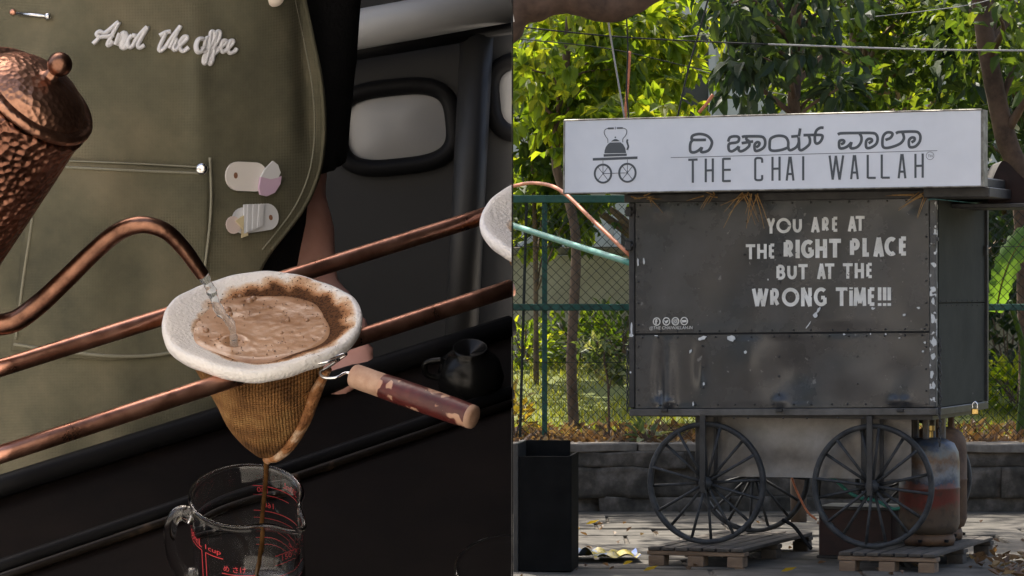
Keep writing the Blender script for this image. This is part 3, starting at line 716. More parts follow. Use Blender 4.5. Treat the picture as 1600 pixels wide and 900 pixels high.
spoly([(385,270),(408,252),(430,238),(455,235),(480,245),(507,265)])
spoly([(287,440),(600,432),(600,463),(287,475)]); spoly([(140,493),(745,470),(745,505),(140,528)])
spoly([(445+11*math.cos(q), 212+11*math.sin(q)) for q in [i*math.pi/5 for i in range(10)]])
for (cx, cy) in ((278,703),(608,692)):
    b.ribbon([(cx+111*math.cos(q*math.pi/18), cy+122*math.sin(q*math.pi/18)) for q in range(36)], 27, lambda X, Y: cp(f3x(X), f3y(Y), SV-.002), True)
    for j, an in enumerate((-90, -50, -130, 50, 130)):
        b.ribbon([(cx,cy),(cx+105*math.cos(R(an)),cy+115*math.sin(R(an)))], 8, lambda X, Y, j=j: cp(f3x(X), f3y(Y), SV-.0012-.0003*j))
    b.ribbon([(cx, cy-180),(cx, cy-130)], 7, lambda X, Y: cp(f3x(X), f3y(Y), SV-.0012))
b.ribbon([(278,703),(608,692)], 8, lambda X, Y: cp(f3x(X), f3y(Y), SV-.003))
for st, wd in (([(612,240),(603,268),(612,305),(620,335),(612,362),(603,382)], 24), ([(345,92),(425,90)], 24), ([(465,88),(545,86)], 22), ([(445,70),(445,106)], 8)):
    pts = [(q.x, q.y) for q in catmull([Vector((p[0],p[1],0)) for p in st], 5)]
    b.ribbon(pts, wd, lambda X, Y: cp(f3x(X), f3y(Y), SV-.0016))
for st in ([(345,92),(308,108),(294,150),(315,200),(340,235),(345,288)], [(545,87),(590,106),(598,155),(575,200),(548,232),(545,280)]):
    b.ribbon([(q.x, q.y) for q in catmull([Vector((p[0],p[1],0)) for p in st], 5)], 9, lambda X, Y: cp(f3x(X), f3y(Y), SV-.0022))
b.build('kettle_cart_emblem', grey_print, sign)

# painted slogan: a stroke alphabet on unit squares
def arc(cx, cy, rx, ry, a0, a1, n=14): return [(cx+rx*math.cos(R(a0+(a1-a0)*i/n)), cy+ry*math.sin(R(a0+(a1-a0)*i/n))) for i in range(n+1)]
G = {'T': [[(0,0),(1,0)],[(.5,0),(.5,1)]], 'H': [[(0,0),(0,1)],[(1,0),(1,1)],[(0,.5),(1,.5)]], 'E': [[(0,0),(0,1)],[(0,0),(1,0)],[(0,.48),(.9,.48)],[(0,1),(1,1)]],
 'L': [[(0,0),(0,1)],[(0,1),(1,1)]], 'I': [[(.5,0),(.5,1)]], 'N': [[(0,1),(0,0)],[(0,0),(1,1)],[(1,1),(1,0)]], 'Y': [[(0,0),(.5,.55)],[(1,0),(.5,.55)],[(.5,.5),(.5,1)]],
 'A': [[(0,1),(.5,0)],[(1,1),(.5,0)],[(.2,.72),(.8,.72)]], 'W': [[(0,0),(.27,1)],[(.27,1),(.5,0)],[(.5,0),(.73,1)],[(.73,1),(1,0)]], 'M': [[(0,1),(.08,0)],[(.08,0),(.5,.85)],[(.5,.85),(.92,0)],[(.92,0),(1,1)]],
 'O': [arc(.5,.5,.5,.5,0,360,28)], 'U': [[(0,0),(0,.62)]+arc(.5,.62,.5,.38,180,0)+[(1,0)]], 'C': [arc(.62,.5,.62,.5,-55,-305,22)],
 'G': [arc(.6,.5,.6,.5,-50,-340,22)[:-3]+[(1,.85)],[(1,.95),(1,.55)],[(.6,.55),(1,.55)]], 'P': [[(0,0),(0,1)],[(0,0),(.5,0)]+arc(.5,.27,.5,.27,-90,90)+[(0,.54)]],
 'R': [[(0,0),(0,1)],[(0,0),(.45,0)]+arc(.45,.27,.45,.27,-90,90)+[(0,.54)],[(.4,.54),(1,1)]],
 'B': [[(0,0),(0,1)],[(0,0),(.5,0)]+arc(.5,.235,.4,.235,-90,90)+[(0,.47)],[(.5,.47)]+arc(.5,.735,.5,.265,-90,90)+[(0,1)]],
 '!': [[(.5,0),(.5,.7)],[(.5,.85),(.5,1)]], 'i': [[(.5,.17),(.5,1)],[(.5,0),(.5,.09)]]}
def slogan(spec, wpx):
    q = 0
    for (ch, x0, x1, y0, y1) in spec:
        b = MB(); t = wpx*5; sl0 = .0
        for s in G[ch]:
            q += 1
            ix, iy = (t/2, t/2) if ch not in 'IT!i' else (t/2, 0)
            if ch in 'HLNYAWM': iy = 0
            pts = []
            for (u, v_) in s:
                X = x0+ix+u*max(.1, (x1-x0-2*ix)); Y = y0+iy+v_*(y1-y0-2*iy)
                if ch == 'T' and s is G['T'][0]: X = x0+u*(x1-x0); Y = y0+t/2
                if ch == 'L' and s is G['L'][1]: Y = y1-t/2
                pts.append((X, Y))
            b.ribbon(pts, t, lambda X, Y, k=q: cp(1150+X/5, 320+Y/5, -.0045-.0005*(k % 7)))
        b.build('painted_letter', white_paint, cart)
slogan([('Y',237,310,107,225),('O',315,430,103,222),('U',443,515,100,217),('A',585,655,97,215),('R',672,728,95,212),('E',750,803,93,210),('A',873,943,90,208),('T',935,1005,87,203)], 4.6)
slogan([('T',77,150,308,425),('H',165,240,306,422),('E',257,310,303,420)], 4.6)
slogan([('R',372,450,275,420),('I',465,493,273,417),('G',508,608,272,417),('H',620,712,268,415),('T',727,820,265,412),('P',890,967,262,408),('L',988,1055,260,405),('A',1072,1158,256,405),('C',1160,1255,250,400),('E',1273,1345,247,397)], 6.6)
slogan([('B',316,385,468,585),('U',400,475,465,583),('T',487,560,463,582),('A',632,703,460,580),('T',695,768,458,580),('T',835,912,456,577),('H',927,1000,455,574),('E',1018,1073,453,573)], 4.8)
slogan([('W',123,255,655,792),('R',267,340,652,795),('O',358,495,648,795),('N',508,592,648,793),('G',608,708,645,793),('T',780,870,645,790),('i',885,908,645,790),('M',918,1018,647,790),('E',1030,1095,645,790),('!',1108,1130,645,790),('!',1147,1170,645,790),('!',1183,1208,645,790)], 5.6)
# social media icons and handle
b = MB(); ic = lambda X: 1000+X/16; iy_ = lambda Y: 480+Y/16
def ivp(j=0): return lambda X, Y: cp(ic(X), iy_(Y), -.006-.0005*j)
for (cx, cy) in ((417,360),(660,355),(885,352),(1105,347)): b.ribbon(arc(cx,cy,84,92,0,345,24), 26, ivp(), True)
b.ribbon([(430,305),(400,320),(400,430)], 36, ivp(1)); b.ribbon([(375,355),(440,350)], 22, ivp(2))
b.poly([cp(ic(x), iy_(y), -.0065) for (x, y) in ((605,320),(650,350),(665,325),(695,318),(715,335),(695,370),(660,405),(615,400),(635,380),(610,350))])
b.ribbon([(845,315),(925,313),(927,395),(845,397)], 14, ivp(1), True); b.ribbon(arc(886,354,22,22,0,330,10), 12, ivp(2), True)
b.poly([cp(ic(x), iy_(y), -.0065) for (x, y) in ((1045,325),(1160,318),(1165,375),(1050,385))])
b.build('social_icons', white_paint, cart)
def text_mesh(s, size, fit=None):
    cu = bpy.data.curves.new('t', 'FONT'); cu.body = s; cu.size = size; cu.resolution_u = 2
    o = bpy.data.objects.new('t', cu); C.objects.link(o)
    dg = bpy.context.evaluated_depsgraph_get(); dg.update()
    me = bpy.data.meshes.new_from_object(o.evaluated_get(dg)); bpy.data.objects.remove(o); bpy.data.curves.remove(cu)
    vs = [v.co.copy() for v in me.vertices]; fs = [tuple(p.vertices) for p in me.polygons]; bpy.data.meshes.remove(me)
    if fit and vs:
        x0 = min(v.x for v in vs); x1 = max(v.x for v in vs); y0 = min(v.y for v in vs); y1 = max(v.y for v in vs)
        for v in vs: v.x = (v.x-x0)/(x1-x0)*fit[0]; v.y = (v.y-y0)/(y1-y0)*fit[1]
    return vs, fs
vs_, fs_ = text_mesh('@THE CHAIWALLAH.IN', 1, (1080, 105))
b = MB(); b.add([cp(ic(225+v.x+v.y*.15), iy_(580-v.y-v.x*.01), -.006) for v in vs_], fs_)
b.build('painted_handle', white_paint, cart)
# flaked paint patches down to bare primer on the lower panel
flake = mat('bare_primer', (.60,.62,.62), .7, var=((.5,.52,.52),(.66,.68,.68)), scale=30)
b = MB()
def fl(cx, cy, rx, ry, rot=0):
    n = 11; pts = []
    for i in range(n):
        a = 2*math.pi*i/n; q = random.uniform(.6, 1.15); X = rx*q*math.cos(a); Y = ry*q*math.sin(a)
        pts.append(cp(cx + X*math.cos(rot)-Y*math.sin(rot), cy + X*math.sin(rot)+Y*math.cos(rot), -.0125))
    b.poly(pts)
fl(1097,528.5,8,3.5,-.35); fl(1143,528.5,8.5,4.5,.3); fl(1079,549,2,3.5,.3); fl(1164.5,550,2.6,2.6,.4); fl(1099.5,599.5,2,3); fl(1083,631,1.3,4); fl(1025,524.5,3,1)
fl(1274,492,3.5,6,.4); fl(1279,484,2,6,.5); fl(1263,508,1,8,.6); fl(1364,482,4,2); fl(1413,492,2.4,2.4); fl(1435,481,3,2); fl(1445,535.5,2,2.2); fl(1442,549,2,1.6); fl(1405,528,2,1)
fl(1319,522.5,2,1.5); fl(1384,522,1.8,1.6); fl(1360,521.5,1.2,1.6); fl(1006,408,2,5); fl(997,410,1.5,8); fl(1200,437,1.5,2)
tag(b.build('bare_patches', flake, cart), kind='stuff')
b = MB()
for (cx, cy, rx, ry) in ((1458,498,4.5,8),(1459,534,5,8),(1458,557,4.5,6),(1456,585,3,6),(1459,603,3,7),(1459,623,2.4,3),(1458,452,4.5,5),(1458,470,3,6),(986.5,515,2,11),(986.5,524,4,3),(985,582,2,2)):
    pts = []
    for i in range(11):
        a = 2*math.pi*i/11; q = random.uniform(.65, 1.15); pts.append(cp(cx + min(4.6, abs(rx*q*math.cos(a)))*(1 if math.cos(a) > 0 else -1), cy + ry*q*math.sin(a), -.010))
    b.poly(pts)
tag(b.build('bare_patches', flake, cart), kind='stuff')
# underside: belly sheet, frame, hubs, wheels
p0, p1 = cp(1196,652,.16), cp(1286,747,.16)
b = MB(); 
uA, uB = cp(1100,700,.16).x, cp(1424,700,.16).x
def bel(s, t):
    return Vector((uA+(uB-uA)*s, .16 - .01*noise.noise(Vector((s*5,t*3,1))), p0.z+.03 + (p1.z-p0.z-.03)*t))
b.grid(bel, 30, 10); b.build('belly_sheet', galv, cart, smooth=True)
MB().box(((uL+uR)/2, DEP/2, zB+.0), (uR-uL-.06, DEP-.06, .03)).build('chassis', black2, cart)
b = MB()
for x in (1148,1170,1225,1262,1310,1350): 
    p = cp(x, 653); b.lathe([(.006,0),(.0001,.005)], 6, Matrix.Translation(p + Vector((0,-.014,0))) @ Matrix.Rotation(R(90),4,'X'))
b.build('sill_bolts', black2, cart)
rim_m = mat('painted_steel_wheel', (.028,.030,.032), .62, var=((.018,.019,.021),(.055,.057,.058)), scale=16, bump=.15, bscale=70, spec=.35)
wr = (cp(1104,661,.05).z - cp(1104,853,.05).z)/2
rimme = MB().lathe([(wr-.026,-.017),(wr-.004,-.020),(wr,-.012),(wr,.012),(wr-.004,.020),(wr-.026,.017)], 64, None, None, True).mesh('rim', rim_m, True)
hubme = MB().lathe([(.0001,-.05),(.018,-.05),(.020,-.04),(.034,-.035),(.034,.035),(.020,.04),(.018,.05),(.0001,.05)], 20).mesh('hub', rim_m, True)
spme = MB().tube([(0,.028,0),(0,wr*.5,0),(0,wr-.02,0)], [.0085,.0075,.0085], 10).mesh('spoke', rim_m, True)
def wheel(u, v, z, ph, jig=0):
    M_ = Matrix.Translation((u, v, z)) @ Matrix.Rotation(R(90), 4, 'X') @ Matrix.Rotation(ph, 4, 'Z')
    o = bpy.data.objects.new('wheel', rimme); C.objects.link(o); o.parent = cart; o.matrix_local = M_
    inst(hubme, 'hub', o)
    for i in range(16): inst(spme, 'spoke', o, Matrix.Rotation(2*math.pi*i/16 + (.03 if i % 2 else -.03), 4, 'Z') @ Matrix.Translation((0,0,.012 if i % 2 else -.012)))
    return o
cl_ = cp(1104, 757, .05); cr_ = cp(1364, 757, .05)
VR = 1.0
zw = (cl_.z + cr_.z)/2
wheel(cl_.x, .05, zw, .1); wheel(cr_.x, .05, zw, .25); wheel(cl_.x-.02, VR, zw, .3); wheel(cr_.x-.02, VR, zw, .0)
for c0 in (cl_, cr_):
    for v in (.05, VR):
        bm = MB().tube([(c0.x, v-.07, zw), (c0.x, v+.10, zw)], .013, 10); bm.build('axle', black2, cart)
    MB().cbox((c0.x-.004, -.006, (zB+zw-.045)/2), (.030, .012, zB-zw+.05), .002).build('fork_bar', black2, cart)
    MB().cbox((c0.x-.052, .10, (zB+zw-.03)/2), (.045, .02, zB-zw+.03), .003).build('fork_bar', black2, cart)
    MB().cbox((c0.x+.03, .115, (zB+zw-.03)/2), (.02, .02, zB-zw+.03), .003).build('fork_bar', black2, cart)
    MB().cbox((c0.x-.004, VR-.06, (zB+zw-.03)/2), (.030, .012, zB-zw+.03), .002).build('fork_bar', black2, cart)
# brown hood at the right end
hd = thing('brown_duct_hood', 'dark brown curved metal duct hood sticking out right of the white sign', 'duct', CM @ Matrix.Translation((cp(1545,290,.5).x, .5, cp(1545,318,.5).z)))
M0 = MW[hd.name].inverted()
prof = [(1543,318),(1546,300),(1552,278),(1561,258),(1568,251),(1578,257),(1590,270),(1603,284),(1618,318)]
front = [M0 @ (CM @ cp(x, y, .38)) for (x, y) in prof]; back = [p + Vector((-.16, .50, 0)) for p in front]
duct_m = mat('brown_painted_metal', (.016,.008,.006), .6, spec=.2, var=((.011,.006,.005),(.022,.011,.009)), scale=8)
b = MB(); n = len(front)
front = catmull(front, 4); back = catmull(back, 4); n = len(front)
b.add(front + back, [(i, i+1, n+i+1, n+i) for i in range(n-1)]); b.build('curved_skin', mat('brown_grey_duct_skin', (.06,.052,.045), .6), hd, smooth=True)
MB().poly([p + Vector((0,.004,0)) for p in front]).build('end_plate', duct_m, hd); MB().poly([p - Vector((0,.004,0)) for p in back]).build('end_plate', duct_m, hd)
MB().cbox(((front[0].x+front[-1].x)/2-.08, .12, front[0].z-.012), (abs(front[-1].x-front[0].x)+.30, .6, .022), .003).build('base_flange', black2, hd)
MB().cbox((uR+.13, .42, zr-.02), (.34, 1.1, .05), .004).build('eaves_beam', black2, cart)
# padlock
pk_p = CM @ Vector((uR+.02, .72, cp(1464,633).z))
brass = mat('brass', (.62,.42,.12), .3, 1, var=((.5,.32,.09),(.70,.50,.18)), scale=40)
pk = thing('padlock', 'small brass padlock hanging under the cart side', 'padlock', Matrix.Translation(pix(1523, 643, 18.55)))
MB().cbox((0,0,.0), (.036,.016,.032), .004).build('lock_body', brass, pk)
MB().tube(catmull([(-.012,0,.012),(-.012,0,.038),(0,0,.05),(.012,0,.038),(.012,0,.012)], 5), .0042, 8).build('shackle', steel, pk, smooth=True)

# straw and twigs on the sign
straw_m = mat('dry_straw', (.30,.17,.06), .8, var=((.20,.10,.03),(.42,.27,.11)), scale=30)
def straw(label, pts, d, n, L, spread):
    base = pix(pts[0], pts[1], d); b = MB()
    for i in range(n):
        a = random.gauss(spread, .5); l = L*random.uniform(.5, 1.2); o = Vector((random.uniform(-.05,.05), random.uniform(-.01,.01), random.uniform(-.01,.01)))
        b.tube(catmull([o, o+Vector((math.sin(a)*l*.5, -.015, -math.cos(a)*l*.45)), o+Vector((math.sin(a)*l, -.01, -math.cos(a)*l*1.0+.0))], 3), [.004,.0022,.001], 4)
    o = b.build('straw_tuft', straw_m); o.location = base; tag(o, label, 'straw')
dF = (CM @ cp(1170, 306, -.06)).y
straw('tuft of dry straw hanging over the upper panel left of the slogan', (1174, 303), dF-.03, 12, .19, .0)
straw('few dry straws sticking out under the right end of the sign', (1440, 303), (CM @ cp(1440,303,-.06)).y-.02, 8, .16, -1.0)
straw('dry straw lying under the left half of the sign', (1110, 306), (CM @ cp(1110,306,-.06)).y-.02, 7, .10, -1.4)
straw('dry straw under the sign corner near the emblem', (1000, 308), (CM @ cp(1000,308,-.06)).y-.02, 7, .09, 1.4)

# pallets
pal_d = mat('dark_weathered_wood', (.07,.058,.046), .9, var=((.035,.03,.025),(.11,.09,.07)), scale=16, bump=.6, bscale=60, stretch=(1,.25,1), detail=8)
pal_l = mat('raw_pallet_wood', (.22,.145,.09), .85, var=((.12,.075,.045),(.28,.19,.12)), scale=16, bump=.5, bscale=60, stretch=(.25,1,1), detail=8)
def pallet(label, px0, px1, pyb, vf, wheel_u):
    p = cp((px0+px1)/2, 880, vf); wdt = cp(px1, 880, vf).x - cp(px0, 880, vf).x
    top = zw - wr                                   # wheels rest on the deck
    M_ = CM @ Matrix.Translation((p.x, vf, 0)); r = thing('wooden_pallet', label, 'pallet', M_, 'pallets under the cart wheels')
    L = 1.36; bt_ = .022; h = top
    nb = 7
    for i in range(nb):                              # deck boards run along the depth
        bw = wdt/nb
        MB().cbox((-wdt/2+bw*(i+.5), L/2, h-bt_/2-.001), (bw-.012, L, bt_-.004), .003, None, .002).build('deck_board', pal_d, r)
    hb = h - bt_ - .024 - .016
    for j, y_ in enumerate((.05, L/2, L-.05)):
        MB().cbox((0, y_, h-bt_-.012), (wdt, .09, .022), .003, None, .001).build('stringer_board', pal_l if j == 0 else pal_d, r)
        for x_ in (-wdt/2+.05, 0, wdt/2-.05):
            MB().cbox((x_, y_, .016+hb/2), (.085, .095, hb-.002), .004, None, .001).build('block', pal_l if (j == 0) else pal_d, r)
        MB().cbox((0, y_, .008), (wdt, .09, .015), .002).build('bottom_board', pal_l if j == 0 else pal_d, r)
    return r, h
zpal = zw - wr
pallet('dark weathered pallet under the left wheels beside the torn sheet', 1010, 1162, 890, -.18, 0)
pallet('wooden pallet carrying the right wheels and the gas cylinder', 1308, 1462, 893, -.20, 0)

# gas cylinders
def cyl_m():
    def fn(t, b, src):
        sx = t.nodes.new('ShaderNodeSeparateXYZ'); t.links.new(src, sx.inputs[0])
        n = t.nodes.new('ShaderNodeTexNoise'); n.inputs['Scale'].default_value = 9; n.inputs['Detail'].default_value = 8; n.inputs['Roughness'].default_value = .7; t.links.new(src, n.inputs[0])
        ad = t.nodes.new('ShaderNodeMath'); ad.operation = 'MULTIPLY_ADD'; ad.inputs[1].default_value = .26; t.links.new(n.outputs[0], ad.inputs[0]); t.links.new(sx.outputs[2], ad.inputs[2])
        r = t.nodes.new('ShaderNodeValToRGB'); e = r.color_ramp.elements
        e[0].position = 0; e[0].color = (.06,.05,.04,1); e[1].position = 1; e[1].color = (.13,.115,.09,1)
        mr = t.nodes.new('ShaderNodeMapRange'); mr.inputs[1].default_value = .13; mr.inputs[2].default_value = .74; t.links.new(ad.outputs[0], mr.inputs[0])
        for (p, c) in ((.18,(.12,.09,.065)),(.30,(.13,.085,.06)),(.38,(.18,.045,.035)),(.50,(.13,.055,.04)),(.53,(.04,.045,.06)),(.63,(.17,.165,.16)),(.72,(.15,.085,.045)),(.80,(.16,.15,.125)),(.88,(.05,.07,.11))):
            q = e.new(p); q.color = c + (1,)
        t.links.new(mr.outputs[0], r.inputs[0])
        n2 = t.nodes.new('ShaderNodeTexNoise'); n2.inputs['Scale'].default_value = 24; n2.inputs['Detail'].default_value = 7; t.links.new(src, n2.inputs[0])
        m2 = t.nodes.new('ShaderNodeMapRange'); m2.inputs[1].default_value = .52; m2.inputs[2].default_value = .80; t.links.new(n2.outputs[0], m2.inputs[0])
        mx = t.nodes.new('ShaderNodeMix'); mx.data_type = 'RGBA'; t.links.new(m2.outputs[0], mx.inputs[0]); t.links.new(r.outputs[0], mx.inputs[6]); mx.inputs[7].default_value = (.06,.05,.042,1)
        t.links.new(mx.outputs[2], b.inputs['Base Color'])
    return mat('scuffed_cylinder_paint', (.2,.18,.15), .42, .25, bump=.35, bscale=50, extra=fn)
cylm = cyl_m(); rust = mat('rusty_brown_steel', (.10,.055,.03), .7, var=((.05,.026,.016),(.14,.08,.042)), scale=10, bump=.3, bscale=50)
def gas(label, u, v, r, h, m, grp=None):
    o = thing('gas_cylinder', label, 'gas cylinder', CM @ Matrix.Translation((u, v, zpal)))
    b = MB(); b.lathe([(.0001,.05),(r*.6,.05),(r*.9,.07),(r,.11),(r,h*.52),(r*1.012,h*.525),(r*1.012,h*.54),(r,h*.545),(r,h-.13),(r*.96,h-.075),(r*.82,h-.03),(r*.5,h-.004),(.0001,h)], 48); b.build('tank', m, o, smooth=True)
    b = MB(); b.lathe([(r*.78,.001),(r*.80,.0),(r*.86,.03),(r*.8,.06),(r*.79,.06),(r*.84,.03)], 40, None, None, True); b.build('foot_ring', rust, o, smooth=True)
    b = MB()
    for i in range(6):
        a = i*math.pi/3+.4; b.tube([(r*.87*math.cos(a), r*.87*math.sin(a), .02), (r*.872*math.cos(a)+.001, r*.872*math.sin(a), .034)], .012, 8)
    b.build('foot_holes', rubber, o)
    b = MB()
    for a in (0, 1.57, 3.14, 4.71): b.cbox((r*.45*math.cos(a), r*.45*math.sin(a), h+.05), (.03,.03,.12), .005)
    b.lathe([(r*.42,h+.10),(r*.55,h+.10),(r*.55,h+.125),(r*.42,h+.125)], 30, None, None, True); b.build('collar', m, o)
    b = MB(); b.lathe([(.0001,h-.01),(.02,h-.01),(.02,h+.03),(.028,h+.035),(.028,h+.06),(.0001,h+.06)], 16); b.build('valve', brass, o)
    return o
gp = cp(1452, 840, .42); gas('scuffed red and blue painted gas cylinder standing on the pallet behind the right wheel', gp.x, .42, .158, .56, cylm)
gp2 = cp(1490, 800, .95); gas('rusty brown gas cylinder half hidden behind the scuffed one', gp2.x-.06, .86, .15, .60, rust)
# dark red crate behind the right wheel
bxp = cp(1342, 850, .62)
bo = thing('red_brown_crate', 'dark red brown steel crate standing behind the spokes of the right wheel', 'crate', CM @ Matrix.Translation((bxp.x-.02, .62, .016)))
crm = mat('dark_red_paint', (.03,.008,.006), .55, var=((.016,.006,.005),(.042,.011,.008)), scale=9, bump=.2, bscale=40)
MB().cbox((0,.15,.14), (.40,.30,.27), .006).build('crate_body', crm, bo)
for z in (.01,.27): MB().cbox((0,.15,z), (.42,.32,.018), .004).build('edge_band', black2, bo)
# hoses
def hose(label, pts, v, r, m, name='hose'):
    P = [CM @ cp(x, y, v[i] if isinstance(v, (list,tuple)) else v) for i, (x, y) in enumerate(pts)]
    o = MB().tube(catmull([p-P[0] for p in P], 8), r, 8).build(name, m, smooth=True); o.location = P[0]; tag(o, label, 'hose')
hose('green rubber hose hanging behind the right wheel', [(1290,742),(1305,750),(1325,768),(1345,778),(1368,782),(1395,795),(1412,792)], .35, .009, mat('green_hose', (.05,.24,.18), .4))
hose('orange rubber hose dangling under the belly sheet', [(1236,742),(1242,760),(1250,778),(1262,800),(1276,812)], .5, .006, orange)
hose('black cable trailing from the left rear wheel to the ground', [(1222,812),(1240,822),(1258,845),(1268,858)], .3, .010, rubber)
# black steel cabinet
cb0 = on_plane(808, 893, Vector((0,0,.02)), Vector((0,0,1)))
cab = thing('black_cabinet', 'black open topped steel cabinet standing left of the cart', 'cabinet', Matrix.Translation((cb0.x, cb0.y, .018)) @ Matrix.Rotation(R(-6), 4, 'Z'))
cz = (893-692)/F*cb0.y
cabm = mat('matt_black_steel', (.004,.004,.004), .7, var=((.003,.003,.003),(.007,.007,.007)), scale=8, spec=.1)
MB().cbox((.14,.004,cz/2-.03), (.265,.012,cz-.07), .002).build('front_sheet', cabm, cab)
MB().cbox((-.006,.20,cz/2), (.024,.42,cz), .003).build('edge_post', black2, cab)
MB().cbox((.12,.40,cz/2), (.23,.012,cz), .002).build('back_sheet', cabm, cab)
MB().cbox((.270,.21,cz/2-.03), (.012,.42,cz-.06), .002).build('side_sheet', cabm, cab)
MB().cbox((.135,.21,.02), (.26,.40,.012), .002).build('floor_sheet', cabm, cab)
# torn blue and yellow sheet
def ywb(t, b, src):
    n = t.nodes.new('ShaderNodeTexNoise'); n.inputs['Scale'].default_value = 9; n.inputs['Detail'].default_value = 6; t.links.new(src, n.inputs[0])
    sx = t.nodes.new('ShaderNodeSeparateXYZ'); t.links.new(src, sx.inputs[0])
    a = t.nodes.new('ShaderNodeMath'); a.operation = 'MULTIPLY_ADD'; a.inputs[1].default_value = .35; t.links.new(n.outputs[0], a.inputs[0]); t.links.new(sx.outputs[0], a.inputs[2])
    r = t.nodes.new('ShaderNodeValToRGB'); r.color_ramp.interpolation = 'CONSTANT'; e = r.color_ramp.elements; e[0].color = (.17,.23,.34,1); e[1].position = .36; e[1].color = (.34,.26,.015,1)
    for (p, c) in ((.42,(.14,.20,.31)),(.45,(.36,.28,.02)),(.52,(.10,.08,.03)),(.535,(.36,.28,.02)),(.605,(.10,.16,.42))): q = e.new(p); q.color = c+(1,)
    t.links.new(a.outputs[0], r.inputs[0]); t.links.new(r.outputs[0], b.inputs['Base Color'])
s0 = on_plane(866, 880, Vector((0,0,.02)), Vector((0,0,1)))
def sheet(u, v):
    x = .46*u; yv = .0 + .55*v*(1-.35*u); z = .022 + .09*abs(noise.noise(Vector((u*4.2, v*1.8, 4)))) + .13*math.exp(-((u-.10)/.11)**2)*v
    return Vector((x + .03*v, yv + .03*noise.noise(Vector((u*4,v*3,8))), z))
o = MB().grid(sheet, 40, 16).build('torn_sheet', mat('printed_plastic', (.3,.3,.3), .35, extra=ywb), smooth=True); o.location = s0; o.rotation_euler = (0, 0, R(9))
tag(o, 'crumpled blue and yellow plastic sheet on the ground beside the black cabinet', 'sheet')

# ================================================================== THE LEFT: coffee stand
TH = R(30)
FD0 = 2.43
FC = pix(408, 502, FD0)
ML = Matrix.Translation(FC) @ Matrix.Rotation(TH, 4, 'X'); MLi = ML.inverted(); NL = (ML.to_3x3() @ Vector((0,0,1)))
def lz(px, py, z):                                  # stand coordinates of a pixel on the level z
    return MLi @ on_plane(px, py, ML @ Vector((0,0,z)), NL)
def ly(px, py, y):                                  # stand coordinates of a pixel on the upright plane at y
    return MLi @ on_plane(px, py, ML @ Vector((0,y,0)), ML.to_3x3() @ Vector((0,1,0)))
ZC = -.222
# kiosk shell
kiosk_m = mat('dark_grey_panel', (.032,.032,.033), .55, var=((.026,.026,.027),(.040,.040,.041)), scale=3, spec=.25)
WD = 3.6
kw = thing('kiosk_shell', 'dark grey panelled kiosk body behind the person', 'kiosk', (0, WD, 0))
MB().box((-1.6, .04, 2.0), (3.2, .08, 4.0)).build('back_wall', kiosk_m, kw)  # raised far above the view to shade the stand from the sun
MB().box((.0004, -.86, 1.9), (.0006, 1.66, 3.8)).build('side_panel', mat('black_sheet_steel', (.006,.006,.006), .8, spec=.1), kw)
MB().cbox((-1.6, -.62, .19), (3.2, 1.4, .38), .01).build('floor_platform', mat('dark_floor', (.04,.04,.04), .8), kw)
def soft_pane(name, x0, x1, y0, y1, d, tilt, par, cin, cout, gasket):
    c = pix((x0+x1)/2, (y0+y1)/2, d); rx = (x1-x0)/2/F*d; rz = (y1-y0)/2/F*d
    M_ = Matrix.Translation(c - Vector((0, WD, 0))) @ Matrix.Rotation(tilt, 4, 'Y')
    b = MB(); n = 64; m_ = 14
    def se(a, k, e=3.2):
        ca, sa = math.cos(a), math.sin(a)
        return (rx*k*abs(ca)**(2/e)*(1 if ca >= 0 else -1), rz*k*abs(sa)**(2/e)*(1 if sa >= 0 else -1))
    vs = []; fs = []
    for j in range(m_+1):
        k = .001 + 1.0*j/m_
        for i in range(n):
            x, z = se(2*math.pi*i/n, k); vs.append((x, -.012*math.cos(min(1,k)*math.pi/2)-.002, z))
    fs = [(j*n+i, j*n+(i+1)%n, (j+1)*n+(i+1)%n, (j+1)*n+i) for j in range(m_) for i in range(n)]
    b.add(vs, fs); pm = mat(name+'_m', cin, .35)
    o = b.build(name, pm, par, smooth=True); o.matrix_local = M_; cut_x0(o, Matrix.Translation((0,WD,0)) @ M_)
    g_ = MB(); pts = []
    for i in range(n):
        x, z = se(2*math.pi*i/n, 1.09); pts.append(Vector((x, -.004, z)))
    pts += pts[:1]
    g_.tube(pts, gasket, 10, cap=False)
    gg = g_.build('gasket', rubber, o, smooth=True); cut_x0(gg, Matrix.Translation((0,WD,0)) @ M_)
    return o
soft_pane('window_pane', 536, 702, 142, 256, WD, R(-6), kw, (.30,.30,.305), None, .009)
soft_pane('window_pane', 774, 912, 95, 205, WD, R(-5), kw, (.34,.34,.345), None, .009)
a_, b_ = pix(480, 60, WD-.05)-Vector((0,WD,0)), pix(800, 3, WD-.05)-Vector((0,WD,0))
MB().tube([a_, b_ - Vector((.001,0,0))], .020, 20).build('trim_rail', mat('pale_grey_trim', (.34,.34,.34), .38, .0), kw, smooth=True)
a_, b_ = pix(480, 92, WD-.02)-Vector((0,WD,0)), pix(800, 38, WD-.02)-Vector((0,WD,0))
MB().tube([a_, b_ - Vector((.001,0,0))], .010, 14).build('trim_rail', rubber, kw, smooth=True)
a_, b_ = pix(746, 40, WD-.012)-Vector((0,WD,0)), pix(716, 620, WD-.012)-Vector((0,WD,0))
MB().tube([a_, b_], .017, 14).build('upright_strip', mat('charcoal_strip', (.022,.022,.023), .5), kw, smooth=True)

